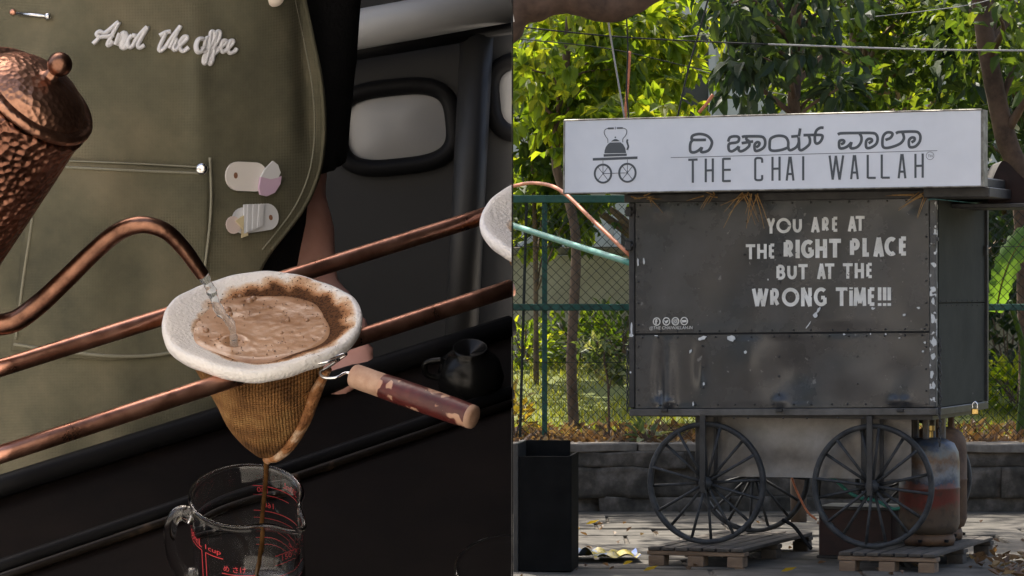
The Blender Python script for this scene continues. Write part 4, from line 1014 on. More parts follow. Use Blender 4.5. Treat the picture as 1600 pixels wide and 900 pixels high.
# counter (slopes with the stand)
def L3(v): return ML @ Vector(v)
e0, e1 = lz(-120, 800, ZC), lz(800, 508, ZC)         # back edge of the counter top
n0_, n1_ = lz(-120, 1400, ZC), lz(800, 1250, ZC)
ct = thing('coffee_counter', 'black coffee counter with a raised rubber edge under the glass jugs', 'counter', ML)
T = [e0, Vector((-.0006 - 0, 0, 0))]
def clampx(p):                                        # keep the point on the stand side of the steel panel
    wv = ML @ p
    if wv.x > -.0006: wv.x = -.0006
    return MLi @ wv
quad = [clampx(q) for q in (e0, e1, n1_, n0_)]
b = MB(); low = [q - Vector((0,0,.03)) for q in quad]
b.add(quad + low, [(0,1,2,3),(4,7,6,5),(0,4,5,1),(1,5,6,2),(2,6,7,3),(3,7,4,0)]); b.build('counter_top', counter_m, ct)
# cabinet under the counter down to the kiosk floor
b = MB(); wq = [ML @ q for q in low]; ins = sum(wq, Vector())/4
tq = [ins + (q-ins)*.93 - Vector((0,0,.002)) for q in wq]; bq = [Vector((q.x, q.y, .0 if q.y < 2.28 else .38)) for q in tq]
for q in tq + bq: q.x = min(q.x, -.003)
b.add([MLi @ q for q in tq + bq], [(0,1,2,3),(4,7,6,5),(0,4,5,1),(1,5,6,2),(2,6,7,3),(3,7,4,0)]); b.build('cabinet', counter_m, ct)
def strip(pa, pb, r, m, name, zoff=0.0, flat=1):
    p, q = clampx(lz(pa[0], pa[1], ZC)), clampx(lz(pb[0], pb[1], ZC))
    pts = [p.lerp(q, i/6) + Vector((0,0,r*flat*.9+zoff)) for i in range(7)]
    return MB().tube(pts, r, 12, flat=flat).build(name, m, ct, smooth=True)
strip((-120, 812), (800, 522), .0085, rubber, 'edge_bead')
strip((-120, 936), (800, 622), .0055, rubber, 'rubber_strip')
strip((-120, 950), (800, 636), .0035, mat('brown_highlight', (.04,.025,.018), .4, var=((.008,.006,.005),(.13,.085,.055),(.56,(.012,.009,.007))), scale=16, spec=.25), 'highlight_strip')  # brown tone stands in for the highlight along the glossy strip
# copper rail stand
rs = thing('copper_rail_stand', 'pair of round copper rails holding the cloth filters over the counter', 'rail stand', ML)
ZR = -.0138
ra = [lz(-60, 594, ZR), lz(790, 327, ZR)]; rb = [lz(-60, 730, ZR), lz(800, 450, ZR)]
rrad = .0060
MB().tube([ra[0].lerp(clampx(ra[1]), i/12) for i in range(13)], rrad, 24).build('rail', copper, rs, smooth=True)
MB().tube([rb[0].lerp(clampx(rb[1]), i/12) for i in range(13)], rrad, 24).build('rail', copper, rs, smooth=True)
for q in (ra[0], rb[0]): 
    MB().tube([q + Vector((.004,0,0)), Vector((q.x+.004, q.y, ZC))], rrad, 16).build('post', copper, rs, smooth=True)

# cloth drip filters
def stain(t, b, src):
    sx = t.nodes.new('ShaderNodeSeparateXYZ'); t.links.new(src, sx.inputs[0])
    cb = t.nodes.new('ShaderNodeCombineXYZ'); t.links.new(sx.outputs[0], cb.inputs[0]); t.links.new(sx.outputs[1], cb.inputs[1])
    ln = t.nodes.new('ShaderNodeVectorMath'); ln.operation = 'LENGTH'; t.links.new(cb.outputs[0], ln.inputs[0])
    n = t.nodes.new('ShaderNodeTexNoise'); n.inputs['Scale'].default_value = 55; n.inputs['Detail'].default_value = 6; t.links.new(src, n.inputs[0])
    # amount of stain: towards the coffee and towards the side the grounds settled on (+x)
    def math_(op, a, b_): 
        m_ = t.nodes.new('ShaderNodeMath'); m_.operation = op
        for i, q in enumerate((a, b_)):
            if isinstance(q, (int, float)): m_.inputs[i].default_value = q
            else: t.links.new(q, m_.inputs[i])
        return m_.outputs[0]
    rad = math_('SUBTRACT', .0600, ln.outputs['Value']); rad = math_('MULTIPLY', rad, 60)
    side = math_('MULTIPLY', sx.outputs[0], 9.0); side2 = math_('MULTIPLY', sx.outputs[1], 4.0)
    am = math_('ADD', rad, side); am = math_('ADD', am, side2); am = math_('ADD', am, .10)
    nn = math_('SUBTRACT', n.outputs[0], .5); nn = math_('MULTIPLY', nn, 1.5); am = math_('ADD', am, nn)
    r = t.nodes.new('ShaderNodeValToRGB'); e = r.color_ramp.elements; e[0].position = .42; e[0].color = (.78,.74,.70,1); e[1].position = 1.0; e[1].color = (.10,.045,.02,1)
    q = e.new(.62); q.color = (.62,.44,.30,1); q = e.new(.80); q.color = (.40,.20,.10,1)
    t.links.new(am, r.inputs[0])
    # grounds: dark specks, denser on the stained side
    n2 = t.nodes.new('ShaderNodeTexNoise'); n2.inputs['Scale'].default_value = 620; n2.inputs['Detail'].default_value = 2; t.links.new(src, n2.inputs[0])
    th = math_('MULTIPLY', am, .17); sp_ = math_('ADD', n2.outputs[0], th)
    mr = t.nodes.new('ShaderNodeMapRange'); mr.inputs[1].default_value = .735; mr.inputs[2].default_value = .76; t.links.new(sp_, mr.inputs[0])
    # nothing on the outer face of the hem
    zz = t.nodes.new('ShaderNodeMapRange'); zz.inputs[1].default_value = .0650; zz.inputs[2].default_value = .0640; t.links.new(ln.outputs['Value'], zz.inputs[0])
    fac = math_('MULTIPLY', mr.outputs[0], zz.outputs[0])
    mx = t.nodes.new('ShaderNodeMix'); mx.data_type = 'RGBA'; t.links.new(fac, mx.inputs[0]); t.links.new(r.outputs[0], mx.inputs[6]); mx.inputs[7].default_value = (.05,.022,.012,1)
    mo = t.nodes.new('ShaderNodeMix'); mo.data_type = 'RGBA'; t.links.new(zz.outputs[0], mo.inputs[0]); mo.inputs[6].default_value = (.80,.78,.77,1); t.links.new(mx.outputs[2], mo.inputs[7])
    t.links.new(mo.outputs[2], b.inputs['Base Color'])
collar_m = mat('stained_cotton', (.8,.77,.74), .9, bump=.45, bscale=420, spec=.12, extra=stain)
bag_m = mat('coffee_stained_flannel', (.30,.17,.07), .75, var=((.06,.024,.008),(.46,.27,.10),(.5,(.25,.12,.04))), scale=26, spec=.35, extra=weave(150, 1.0), detail=9)
hem_m = mat('brown_stained_hem', (.40,.19,.08), .75, var=((.16,.06,.02),(.66,.50,.36),(.52,(.36,.16,.06))), scale=60, bump=1, bscale=260, detail=8)
def rim_fn(seed):
    def fn(v, a, r, z):
        k = 1 + .012*math.sin(2*a+.4) + .010*math.sin(3*a+1+seed) + .004*math.sin(7*a)
        wv = .0012*math.sin(5*a+seed) + .00025*math.sin(17*a+seed*3) * (1 if r > .06 else 0)
        return Vector((v.x*k, v.y*k*.985, z + wv))
    return fn
def drip_filter(label, M_, seed, cut=False):
    f = thing('cloth_filter', label, 'coffee filter', M_)
    b = MB(); b.lathe([(.0340,-.0092),(.0400,-.0076),(.0445,-.0058),(.0490,-.0040),(.0535,-.0022),(.0580,-.0002),(.0612,.0010),(.0640,.0018),(.0668,.0010),(.0676,-.0020),(.0670,-.0055),(.0650,-.0085),(.0615,-.0095),(.057,-.0088)], 120, None, rim_fn(seed))
    co_ = b.build('cotton_collar', collar_m, f, smooth=True)
    b = MB(); prof = [(.060,-.0075),(.0555,-.013),(.0485,-.024),(.0415,-.038),(.0345,-.056),(.0275,-.074),(.0175,-.093),(.008,-.105),(.0001,-.109)]
    pr = catmull([Vector((p[0], p[1], 0)) for p in prof], 4)
    def bf(v, a, r, z):
        q = 1 + .05*math.sin(3*a+z*40) + .025*math.sin(7*a-z*90); w_ = Vector((v.x*q, v.y*q, z))
        for (r0, sg) in ((rb, -1), (ra, 1)):          # the bag hangs between the rails
            dr = (r0[1]-r0[0]).normalized(); pn = Vector((-dr.y, dr.x, 0)).normalized()
            dist = abs((r0[0]-Vector((0,0,0))).dot(pn)) - rrad - .0008; c_ = w_.dot(pn)*sg
            if z > -.05 and c_ > dist: w_ -= pn*sg*(c_-dist)*min(1, (z+.05)/.02)
        return w_
    b.lathe([(max(.0001, p.x), p.y) for p in pr], 72, None, bf); bag = b.build('filter_bag', bag_m, f, smooth=True)
    ang = R(-28); hp = [Vector((p.x*1.03*math.cos(ang), p.x*1.03*math.sin(ang), p.y)) for p in pr[8:]]
    b = MB(); b.tube([p + Vector((.0016,-.0006,0)) for p in hp] + [Vector((0,-.001,-.1115))], [.0040,.0062,.0072,.0070,.0062,.0055], 12, flat=.6); hem = b.build('seam_hem', hem_m, f, smooth=True)
    b = MB(); b.tube([(0.0630*math.cos(2*math.pi*i/64), .0620*math.sin(2*math.pi*i/64), -.004) for i in range(65)], .0015, 8, cap=False); wr_ = b.build('wire_hoop', steel, f, smooth=True)
    if cut:
        for o in (co_, bag, hem, wr_): cut_x0(o, M_)
    return f
filt = drip_filter('white cotton drip filter full of foaming coffee resting across the copper rails', ML, 0)
# its hooked wire and wooden handle
def hp_(px, py, z): return lz(px, py, z)
wpts = [hp_(488,572,-.004), hp_(510,563,-.004), hp_(540,553,-.003), hp_(532,560,-.006), hp_(512,574,-.010), hp_(500,582,-.012), hp_(507,590,-.013), hp_(525,590,-.012), hp_(540,583,-.011), hp_(556,584,-.011)]
MB().tube(catmull(wpts, 6), .0011, 8).build('wire_hook', steel, filt, smooth=True)
MB().tube([hp_(497,568,-.003), hp_(531,562,-.003)], .0010, 8).build('wire_hook', steel, filt, smooth=True)
ha, hb_ = hp_(553,587,-.011), hp_(742,653,-.011)
hd_ = (hb_-ha).normalized(); Lh = (hb_-ha).length
Mh = Matrix.Translation(ha) @ hd_.to_track_quat('Z','Y').to_matrix().to_4x4()
hr = .0082
b = MB(); b.lathe([(.0001,0),(hr*.92,0),(hr,.0012),(hr*1.0,.024)], 24, Mh); b.build('handle_bare_end', bare_wood, filt, smooth=True)
b = MB(); b.lathe([(hr*1.0,.024),(hr*1.03,.0245),(hr*1.06,.05),(hr*1.06,.08),(hr*.99,Lh-.004)], 24, Mh); b.build('wooden_handle', red_wood, filt, smooth=True)
b = MB(); b.lathe([(hr*.99,Lh-.004),(hr*.95,Lh-.001),(hr*.7,Lh),(.0001,Lh+.0005)], 24, Mh); b.build('handle_tip', bare_wood, filt, smooth=True)
# coffee in it
coffee_m = mat('coffee_foam', (.37,.21,.12), .2, var=((.17,.075,.03),(.46,.28,.17),(.40,(.29,.15,.075)),(.52,(.39,.225,.13))), scale=22, bump=.06, bscale=260, detail=9, spec=.5, extra=None)
hit = lz(366, 538, -.0048)
def cof(s, t):
    r = .0500*s; a = 2*math.pi*t
    x, y_ = r*math.cos(a), r*math.sin(a)
    d = math.hypot(x-hit.x, y_-hit.y)
    z = -.0050 + .0006*noise.noise(Vector((x*45, y_*45, 1))) + .00015*noise.noise(Vector((x*180, y_*180, 5))) - .0040*math.exp(-(d/.0045)**2) + .0008*math.exp(-((d-.009)/.003)**2) - .0016*max(0, (s-.86)/.14)**2
    return Vector((x, y_*.93+.002, z))
o = MB().grid(cof, 60, 110).build('coffee', coffee_m, smooth=True, merge=True); o.matrix_world = ML
tag(o, 'tan foamy coffee filling the cotton filter', 'coffee')
b = MB()
for (px, py, r_) in ((322,516,.0022),(345,488,.0024),(355,484,.003),(390,470,.0028),(396,466,.0022),(360,490,.0018),(335,470,.0015),(420,480,.0014),(450,500,.0015),(375,462,.0013),(440,520,.0012),(480,500,.0015),(340,530,.0014),(310,500,.0014)):
    p = lz(px, py, -.0047); b.lathe([(r_,-.0006),(r_*.9,r_*.35),(r_*.55,r_*.62),(.0001,r_*.72)], 14, Matrix.Translation(p))
bo_ = b.build('foam_bubbles', mat('foam_bubble', (.33,.19,.115), .06, spec=.8), o, smooth=True)
b = MB()
for i in range(150):
    a = random.uniform(0, 6.28); q = .047*random.random()**.35
    b.box((q*math.cos(a), q*math.sin(a)*.92+.002, -.0042), (random.uniform(.0003,.0008), random.uniform(.0003,.0008), .0004), Matrix.Rotation(random.uniform(0,3), 3, 'Z'))
tag(b.build('floating_grounds', mat('coffee_grounds', (.07,.03,.015), .7), o), kind='stuff')
# second filter by the panel
M2 = ML @ Matrix.Translation(lz(898, 342, 0))
drip_filter('white cotton drip filter at the far end of the copper rails by the side panel', M2, 2, True)

# kettle
ax = Vector((.60,-.43,.68)).normalized()
kl = pix(60, 144, 2.33)
Mk = Matrix.Translation(kl - ax*.135) @ ax.to_track_quat('Z','Y').to_matrix().to_4x4(); Mki = Mk.inverted()
ke = thing('copper_kettle', 'hammered copper gooseneck kettle tilted to pour', 'kettle', Mk)
b = MB(); b.lathe([(.0001,0),(.047,0),(.0505,.003),(.0500,.012),(.0475,.05),(.0445,.09),(.0420,.118),(.0428,.1215),(.0432,.1245),(.0420,.1262),(.0395,.1265)], 96); b.build('kettle_body', kettle_m, ke, smooth=True)
b = MB(); b.lathe([(.0385,.1275),(.0425,.1285),(.0436,.1300),(.0436,.1322),(.0424,.1340),(.0400,.1345),(.0372,.1340),(.0360,.1345)], 96); b.build('lid_rim', kettle_lid_m, ke, smooth=True)
b = MB(); b.lathe([(.0362,.1343),(.0350,.1365),(.0318,.1405),(.0265,.1442),(.019,.1472),(.011,.1488),(.0062,.1494),(.0046,.1510),(.0045,.1545)], 96); lid = b.build('lid', kettle_lid_m, ke, smooth=True)
b = MB(); kz = .1605; b.lathe([(.0042,.1535),(.0048,.1548)] + [(.0082*math.sin(q), kz-.0082*math.cos(q)) for q in [.62+i*(math.pi-.62)/14 for i in range(14)]] + [(.0001,kz+.0082)], 32); b.build('lid_knob', spout_m, lid, smooth=True)
vh = Mki @ pix(116, 148, 2.29); b = MB(); b.tube([(vh.x, vh.y, .1440), (vh.x, vh.y, .1452)], .0012, 8)
yS = -.0286
sp2 = [(-150,420),(-105,455),(-60,488),(-20,506),(20,503),(60,476),(100,439),(145,395),(185,362),(222,351),(258,361),(285,386),(303,410),(317,430)]
sp3 = [Mki @ (ML @ ly(x, y, yS)) for (x, y) in sp2]
q0 = Mki @ (ML @ ly(-150,420,yS)); sp3 = [Vector((q0.x*.55, q0.y*.55, .03))] + sp3
b = MB(); sm = catmull(sp3, 8); n = len(sm)
rr = [(.0075 if i < n*.3 else .0075 - (i/n-.3)/.7*.0030) for i in range(n)]
b.tube(sm, rr, 20, cap=False); b.build('gooseneck_spout', spout_m, ke, smooth=True)
tipd = (sm[-1]-sm[-3]).normalized()
b = MB(); b.tube([sm[-1]-tipd*.004, sm[-1]-tipd*.0002], [.0036,.0036], 16); b.build('spout_bore', mat('dark_bore', (.03,.015,.01), .6), ke)
# handle, out at the left
hk = catmull([Vector((-.0,.049,.115)), Vector((-.01,.085,.13)), Vector((-.01,.115,.10)), Vector((-.01,.10,.05)), Vector((0,.051,.03))], 8)
dirh = (Mki.to_3x3() @ Vector((-1,.1,-.15))); dirh.z = 0; dirh.normalize(); rotk = Vector((0,1,0)).rotation_difference(dirh).to_matrix()
b = MB(); b.tube([rotk @ p for p in hk], .006, 12); b.build('kettle_handle', mat('dark_wood_grip', (.06,.03,.018), .5), ke, smooth=True)
# water
tip = ML @ ly(316, 428, yS); hitw = ML @ Vector((hit.x, hit.y, -.0075))
wp = catmull([MLi @ tip, MLi.to_3x3() @ Vector() + ly(329, 452, yS), ly(343, 486, yS), Vector((hit.x-.0012, hit.y, .010)), Vector((hit.x, hit.y, -.0085))], 8)
n = len(wp)
b = MB(); b.tube(wp, [(.0035 - .0011*i/n)*(1+.16*math.sin(i*.9)+.10*math.sin(i*2.3)) for i in range(n)], 14)
o = b.build('water_stream', water, smooth=True); o.matrix_world = ML; tag(o, 'clear stream of water falling from the kettle spout', 'water')

# glass jugs
def jug(label, c, M_, lipang, handle_ang, cut=False, spr=1.0):
    j = thing('glass_jug', label, 'glass jug', M_)
    H_ = .0865; ro = .0392
    prof = [(.0001,.0035),(ro*.86,.0035),(ro-.0022,.006),(ro-.0020,.03),(ro-.0020,H_-.004),(ro-.0022,H_-.0015),(ro-.0008,H_+.0003),(ro+.0009,H_),(ro+.0014,H_-.0016),(ro+.0006,H_-.0034),(ro,H_-.006),(ro,.03),(ro,.004),(ro*.93,.0006),(.0001,.0006)]
    def fn(v, a, r, z):
        t = max(0, (z-(H_-.024))/.024); t = t*t*(3-2*t)
        da = math.atan2(math.sin(a-lipang), math.cos(a-lipang))
        g_ = math.exp(-(da/.27)**2)*t*spr
        dent = math.exp(-(da/.55)**2)*t*spr
        k = 1 + .40*g_ - .05*dent*(1-g_)
        return Vector((v.x*k, v.y*k, z - .0035*g_))
    b = MB(); b.lathe(prof, 96, None, fn); body = b.build('jug_body', glass, j, smooth=True)
    ca, sa = math.cos(handle_ang), math.sin(handle_ang)
    hpth = catmull([Vector((ca*q, sa*q, z)) for (q, z) in ((ro-.0003,.071),(ro+.007,.0735),(ro+.0135,.066),(ro+.0155,.050),(ro+.0135,.034),(ro+.007,.022),(ro-.0003,.020))], 8)
    b = MB(); b.tube(hpth, [.0062,.0050,.0045,.0042,.0045,.0050,.0066], 16); hh = b.build('jug_handle', glass, j, smooth=True)
    if cut:
        cut_x0(body, M_); cut_x0(hh, M_)
    return j, ro, H_
Mj = ML @ Matrix.Translation((lz(385,773,ZC+.0865).x, lz(385,773,ZC+.0865).y, ZC))
jg, ro, H_ = jug('glass measuring jug with red markings under the dripping filter', None, Mj, R(-42), R(184))
def ring_line(b, z, a0, a1, t=.0006):
    n = 20
    vs = []
    for i in range(n+1):
        a = R(a0+(a1-a0)*i/n)
        for zz in (z-t/2, z+t/2): vs.append(((ro+.0004)*math.cos(a), (ro+.0004)*math.sin(a), zz))
    b.add(vs, [(2*i, 2*i+2, 2*i+3, 2*i+1) for i in range(n)])
def ring_text(b, s, a0, z, h, wdt, mirror=False):
    vs, fs = text_mesh(s, 1, (wdt, h))
    b.add([((ro+.0004)*math.cos(R(a0)+v.x/ro), (ro+.0004)*math.sin(R(a0)+v.x/ro), z+v.y) for v in vs], fs)
def ring_vert(b, a, z0, z1, t=.0006):
    b.add([((ro+.0004)*math.cos(R(a)+q), (ro+.0004)*math.sin(R(a)+q), z) for z in (z0, z1) for q in (-t/2/ro, t/2/ro)], [(0,1,3,2)])
b = MB()
ring_text(b, '200mL', -172, .0595, .0062, .022); ring_line(b, .0575, -175, -140); ring_vert(b, -140, .02, .0575); ring_vert(b, -134, .02, .0575); ring_line(b, .0575, -134, -112); ring_text(b, '1cup', -134, .0592, .0052, .0135)
ring_text(b, 'め さけ', -112, .0475, .0050, .016); ring_line(b, .0455, -114, -80)
ring_text(b, '200mL', 28, .0720, .0052, .017); ring_line(b, .0690, 20, 88)
ring_text(b, '180', 72, .0635, .0045, .008); ring_line(b, .0615, 45, 88, .0004)
ring_line(b, .0480, 25, 88); ring_line(b, .0420, 40, 88, .0004); ring_text(b, '160', 66, .0510, .0045, .008); ring_line(b, .0340, 25, 88); ring_line(b, .0270, 45, 88, .0004); ring_text(b, '100', 28, .0365, .0045, .010)
ring_line(b, .058, -58, -18); ring_line(b, .050, -58, -20, .0004); ring_text(b, '150', -50, .0525, .0045, .009); ring_line(b, .040, -58, -15); ring_line(b, .030, -58, -18, .0004)
tag(b.build('red_scale_marks', redprint, jg), kind='stuff')
Mj2 = ML @ Matrix.Translation((lz(803,886,ZC+.0865).x, lz(803,886,ZC+.0865).y, ZC))
jug('plain glass jug standing against the side panel', None, Mj2, R(60), R(186), True)
# coffee dripping
tipf = Vector((0, 0, -.109))
pj = MLi @ (Mj @ Vector((0,0,.006)))
dp_ = catmull([tipf, Vector((-.0015,0,-.13)), Vector((-.0055,.0,-.165)), Vector((-.009,.0,-.195)), Vector((pj.x+.001, pj.y, pj.z))], 6)
o = MB().tube(dp_, [.0022,.0019,.0017,.0016,.0018], 10).build('coffee_stream', mat('black_coffee', (.05,.022,.008), .1, var=((.03,.012,.005),(.12,.06,.02)), scale=50, spec=.6), smooth=True); o.matrix_world = ML
tag(o, 'thin dark coffee stream dripping into the measuring jug', 'coffee')
# dark things on the counter behind
q = lz(752, 610, ZC)
sv = thing('black_server', 'black rounded coffee server at the back of the counter', 'coffee server', ML @ Matrix.Translation(Vector((lz(735,612,ZC).x, lz(735,612,ZC).y, ZC))))
gb = mat('glossy_black', (.005,.005,.005), .25, spec=.25)
MB().lathe([(.0001,0),(.020,0),(.0245,.004),(.026,.014),(.023,.026),(.016,.033),(.012,.036),(.0135,.040),(.0125,.0395),(.0001,.034)], 40).build('server_body', gb, sv, smooth=True)
MB().tube(catmull([(-.024,0,.012),(-.034,0,.016),(-.034,0,.026),(-.021,0,.029)], 6), .0024, 8).build('server_handle', gb, sv, smooth=True)

# ------------------------------------------------------------------ the person pouring
PD = 2.90
pc_ = pix(172, 450, PD)
FZ = .38
pr_ = thing('person', 'person in an olive canvas apron over a black T-shirt, pouring from the kettle', 'person', Matrix.Translation((pc_.x, PD, FZ)))
Mp = Matrix.Translation((pc_.x, PD, FZ)); Mpi = Mp.inverted()
def pp(px, py, d): return Mpi @ pix(px, py, d)
def ell_tube(b, pts, rx, ry, n=20):
    m_ = len(pts); vs = []; up = None
    for i, p in enumerate(pts):
        for k in range(n):
            a = 2*math.pi*k/n; vs.append(Vector(p) + Vector((rx[i]*math.cos(a), ry[i]*math.sin(a), 0)))
    fs = [(i*n+k, i*n+(k+1)%n, (i+1)*n+(k+1)%n, (i+1)*n+k) for i in range(m_-1) for k in range(n)] + [tuple(range(n))[::-1], tuple(range((m_-1)*n, m_*n))]
    b.add(vs, fs)
def ball(b, c, rx, ry, rz, n=20):
    b.lathe([(max(.0001, math.sin(math.pi*i/12)), -math.cos(math.pi*i/12)) for i in range(13)], n, Matrix.Translation(c) @ Matrix.Diagonal((rx, ry, rz, 1)))
def remeshed(b, name, m, par, vox, smooth=6):
    o = b.build(name, m, par)
    md = o.modifiers.new('r', 'REMESH'); md.mode = 'VOXEL'; md.voxel_size = vox
    ms = o.modifiers.new('s', 'SMOOTH'); ms.iterations = smooth; ms.factor = .5
    dg = bpy.context.evaluated_depsgraph_get(); dg.update()
    me = bpy.data.meshes.new_from_object(o.evaluated_get(dg)); o.modifiers.clear(); o.data = me
    me.polygons.foreach_set('use_smooth', [True]*len(me.polygons))
    if not me.materials: me.materials.append(m)
    return o
sR = pp(462, -190, 2.92); eR = pp(440, 312, 2.95); wR = pp(484, 442, 2.895); hR = pp(512, 508, 2.84)
sL = pp(-118, -190, 2.92); kh = Mk @ (rotk @ Vector((-.01,.112,.09))); hL = Mpi @ kh; eL = Vector((sL.x-.14, -.14, sL.z-.27)); wL = hL + (eL-hL).normalized()*.075
body = MB()
ell_tube(body, [(0,0,.80),(0,0,.92),(0,0,1.05),(0,.0,1.2),(0,.0,1.33),(0,.01,1.42)], [.15,.165,.14,.15,.16,.10], [.105,.105,.092,.10,.10,.075])
body.tube([(0,.015,1.38),(0,.0,1.50)], [.058,.052], 16)
ball(body, (0,-.012,1.60), .075, .092, .115); ball(body, (0,-.100,1.592), .012, .018, .020); ball(body, (.078,.0,1.595), .010,.018,.028); ball(body, (-.078,.0,1.595), .010,.018,.028); ball(body, (0,-.02,1.515), .050,.062,.035)
for s_ in (-1, 1):
    body.tube([(s_*.085,0,.86),(s_*.09,-.01,.47),(s_*.09,.01,.08)], [.082,.056,.038], 16)
    body.tube([(s_*.09,.03,.035),(s_*.095,-.06,.035),(s_*.10,-.15,.022)], [.038,.04,.026], 14)
for (sh_, el, wr0, hn) in ((sR, eR, wR, hR), (sL, eL, wL, hL)):
    body.tube([Vector((0,.01,1.36)).lerp(sh_, .45), sh_], [.055,.05], 14)
    body.tube([sh_, sh_.lerp(el, .5), el], [.047,.043,.036], 16); body.tube([el, el.lerp(wr0, .35), wr0], [.036,.036,.024], 16)
    dv = (hn - wr0); dl = dv.normalized(); body.tube([wr0, wr0+dl*.045, wr0+dl*.085], [.024,.033,.030], 14, flat=.62)
    sdv = dl.cross(Vector((0,1,0))).normalized()
    for i, ln in enumerate((.055,.065,.062,.05)):
        o_ = sdv*(-.024+.016*i); st_ = wr0+dl*.078+o_; body.tube(catmull([st_, st_+dl*ln*.5+Vector((0,-.008,-.004)), st_+dl*ln*.85+Vector((0,-.016,-.022))], 3), [.0088,.0080,.0068], 8)
    st_ = wr0+dl*.03-sdv*.026; body.tube(catmull([st_, st_+dl*.03-sdv*.018+Vector((0,-.01,0)), st_+dl*.055-sdv*.014+Vector((0,-.02,-.006))], 3), [.011,.010,.008], 8)
remeshed(body, 'body', skin, pr_, .0075, 5)
sh_b = MB()
ell_tube(sh_b, [(0,0,.84),(0,0,.92),(0,0,1.05),(0,.0,1.2),(0,.0,1.33),(0,.01,1.425)], [.172,.176,.156,.164,.176,.115], [.116,.115,.103,.110,.112,.088])
for (sh_, el) in ((sR, eR), (sL, eL)):
    sh_b.tube([Vector((0,.01,1.36)).lerp(sh_, .4), sh_], [.068,.062], 14); sh_b.tube([sh_, sh_.lerp(el, .5), sh_.lerp(el, .90)], [.062,.058,.053], 16)
remeshed(sh_b, 'shirt', shirt_m, pr_, .009, 4)
tr_b = MB(); ell_tube(tr_b, [(0,0,.74),(0,0,.86),(0,0,.95)], [.165,.178,.172], [.118,.120,.116])
for s_ in (-1, 1): tr_b.tube([(s_*.085,0,.87),(s_*.09,-.01,.47),(s_*.09,.01,.05)], [.098,.074,.062], 16)
remeshed(tr_b, 'trousers', mat('dark_trousers', (.02,.02,.024), .9), pr_, .011, 4)
hb2 = MB(); ball(hb2, (0,.012,1.632), .084, .096, .098); ball(hb2, (0,.05,1.58), .075,.06,.075); hb2.build('hair', hair_m, pr_, smooth=True)
fb = MB()
for s_ in (-1, 1): ball(fb, (s_*.03,-.094,1.605), .011,.006,.006)
fb.build('eyes', mat('eyes', (.02,.015,.01), .2), pr_, smooth=True)
MB().tube(catmull([(-.022,-.094,1.553),(0,-.101,1.551),(.022,-.094,1.553)], 4), .0045, 8).build('mouth', mat('lips', (.40,.16,.14), .5), pr_, smooth=True)
# apron sheet over the chest
def ad(px, py):
    t = (px-172)/335; d = 2.768 + .075*t*t
    d += .006*noise.noise(Vector((px/90, py/240, 3))) + .010*noise.noise(Vector((px/220, py/300, 8)))
    d += .012*math.exp(-((px-470-.05*py)/14)**2)*(1 if py < 200 else max(0, 1-(py-200)/60))       # fold beside the bib edge
    d -= .005*math.exp(-((px-305-.03*py)/16)**2)*max(0, 1-abs(py-110)/160)
    return d
def ap(px, py, off=0.0): return pp(px, py, ad(px, py) - off)
edge = [(-80,470),(0,478),(60,492),(130,506),(200,511),(260,505),(300,492),(340,470),(380,435),(410,412),(440,400),(520,395),(700,400),(900,405)]
def edge_x(py):
    for (a, b_) in zip(edge[:-1], edge[1:]):
        if a[0] <= py <= b_[0]:
            t = (py-a[0])/(b_[0]-a[0]); return a[1]+(b_[1]-a[1])*t
    return 405
def smooth_edge(py): return sum(edge_x(max(-80, min(900, py+q))) for q in (-24,-12,0,12,24))/5
def apr(u, v):
    py = -80 + 980*v; xr = smooth_edge(py); xl = -170 - .25*(xr-400) if py < 380 else -150
    return ap(xl + (xr-xl)*u, py)
b = MB().grid(apr, 90, 110); apo = b.build('apron', canvas, pr_, smooth=True)
md = apo.modifiers.new('s', 'SOLIDIFY'); md.thickness = .0016; md.offset = 0
tag(apo, 'olive brown canvas apron with a stitched pocket')
def cord(name, pts, r, m, off=.0012, sub=8, par=None, flat=1):
    P = catmull([Vector((x, y, 0)) for (x, y) in pts], sub)
    return MB().tube([ap(p.x, p.y, off) for p in P], r, 6, flat=flat).build(name, m, par or apo, smooth=True)
def apocket(u, v):
    py = 252 + 296*v; xl = 48 - 30*v; xr = 329 - 12*v
    yy = py + (18*u - 4)*(1-v) + v*(14*math.sin(math.pi*u))
    return ap(xl+(xr-xl)*u, yy, .0030)
po = MB().grid(apocket, 40, 40).build('pocket', canvas, apo, smooth=True)
md = po.modifiers.new('s', 'SOLIDIFY'); md.thickness = .0014; md.offset = 0
cord('stitching', [(50,259),(120,262),(200,266),(320,271)], .0011, stitch_m, .0042)
cord('stitching', [(52,250),(120,252),(220,256),(326,262)], .0007, stitch_m, .0042)
cord('stitching', [(328,246),(330,300),(328,350),(320,420)], .0012, stitch_m, .0042)
cord('stitching', [(56,300),(48,360),(36,440),(25,530)], .0013, stitch_m, .0042)
cord('stitching', [(22,538),(90,548),(170,556),(240,555),(310,542)], .0014, stitch_m, .0042)
cord('hem_stitching', [(smooth_edge(y)-18, y) for y in range(-60, 420, 30)], .0007, stitch_m, .0016)
cord('hem_stitching', [(smooth_edge(y)-4, y) for y in range(-60, 420, 30)], .0016, canvas, .0010)
def disc(name, px, py, r, m, off=.004, dome=.4):
    p = ap(px, py, off); b = MB(); b.lathe([(r,0),(r*.9,r*dome*.6),(r*.5,r*dome),(.0001,r*dome*1.05)], 20, Matrix.Translation(p) @ Matrix.Rotation(R(90),4,'X')); return b.build(name, m, apo, smooth=True)
disc('pocket_rivet', 315, 264, .0048, steel, .0045)
disc('bib_button', 428, -6, .0085, mat('cream_button', (.68,.60,.52), .4), .002)
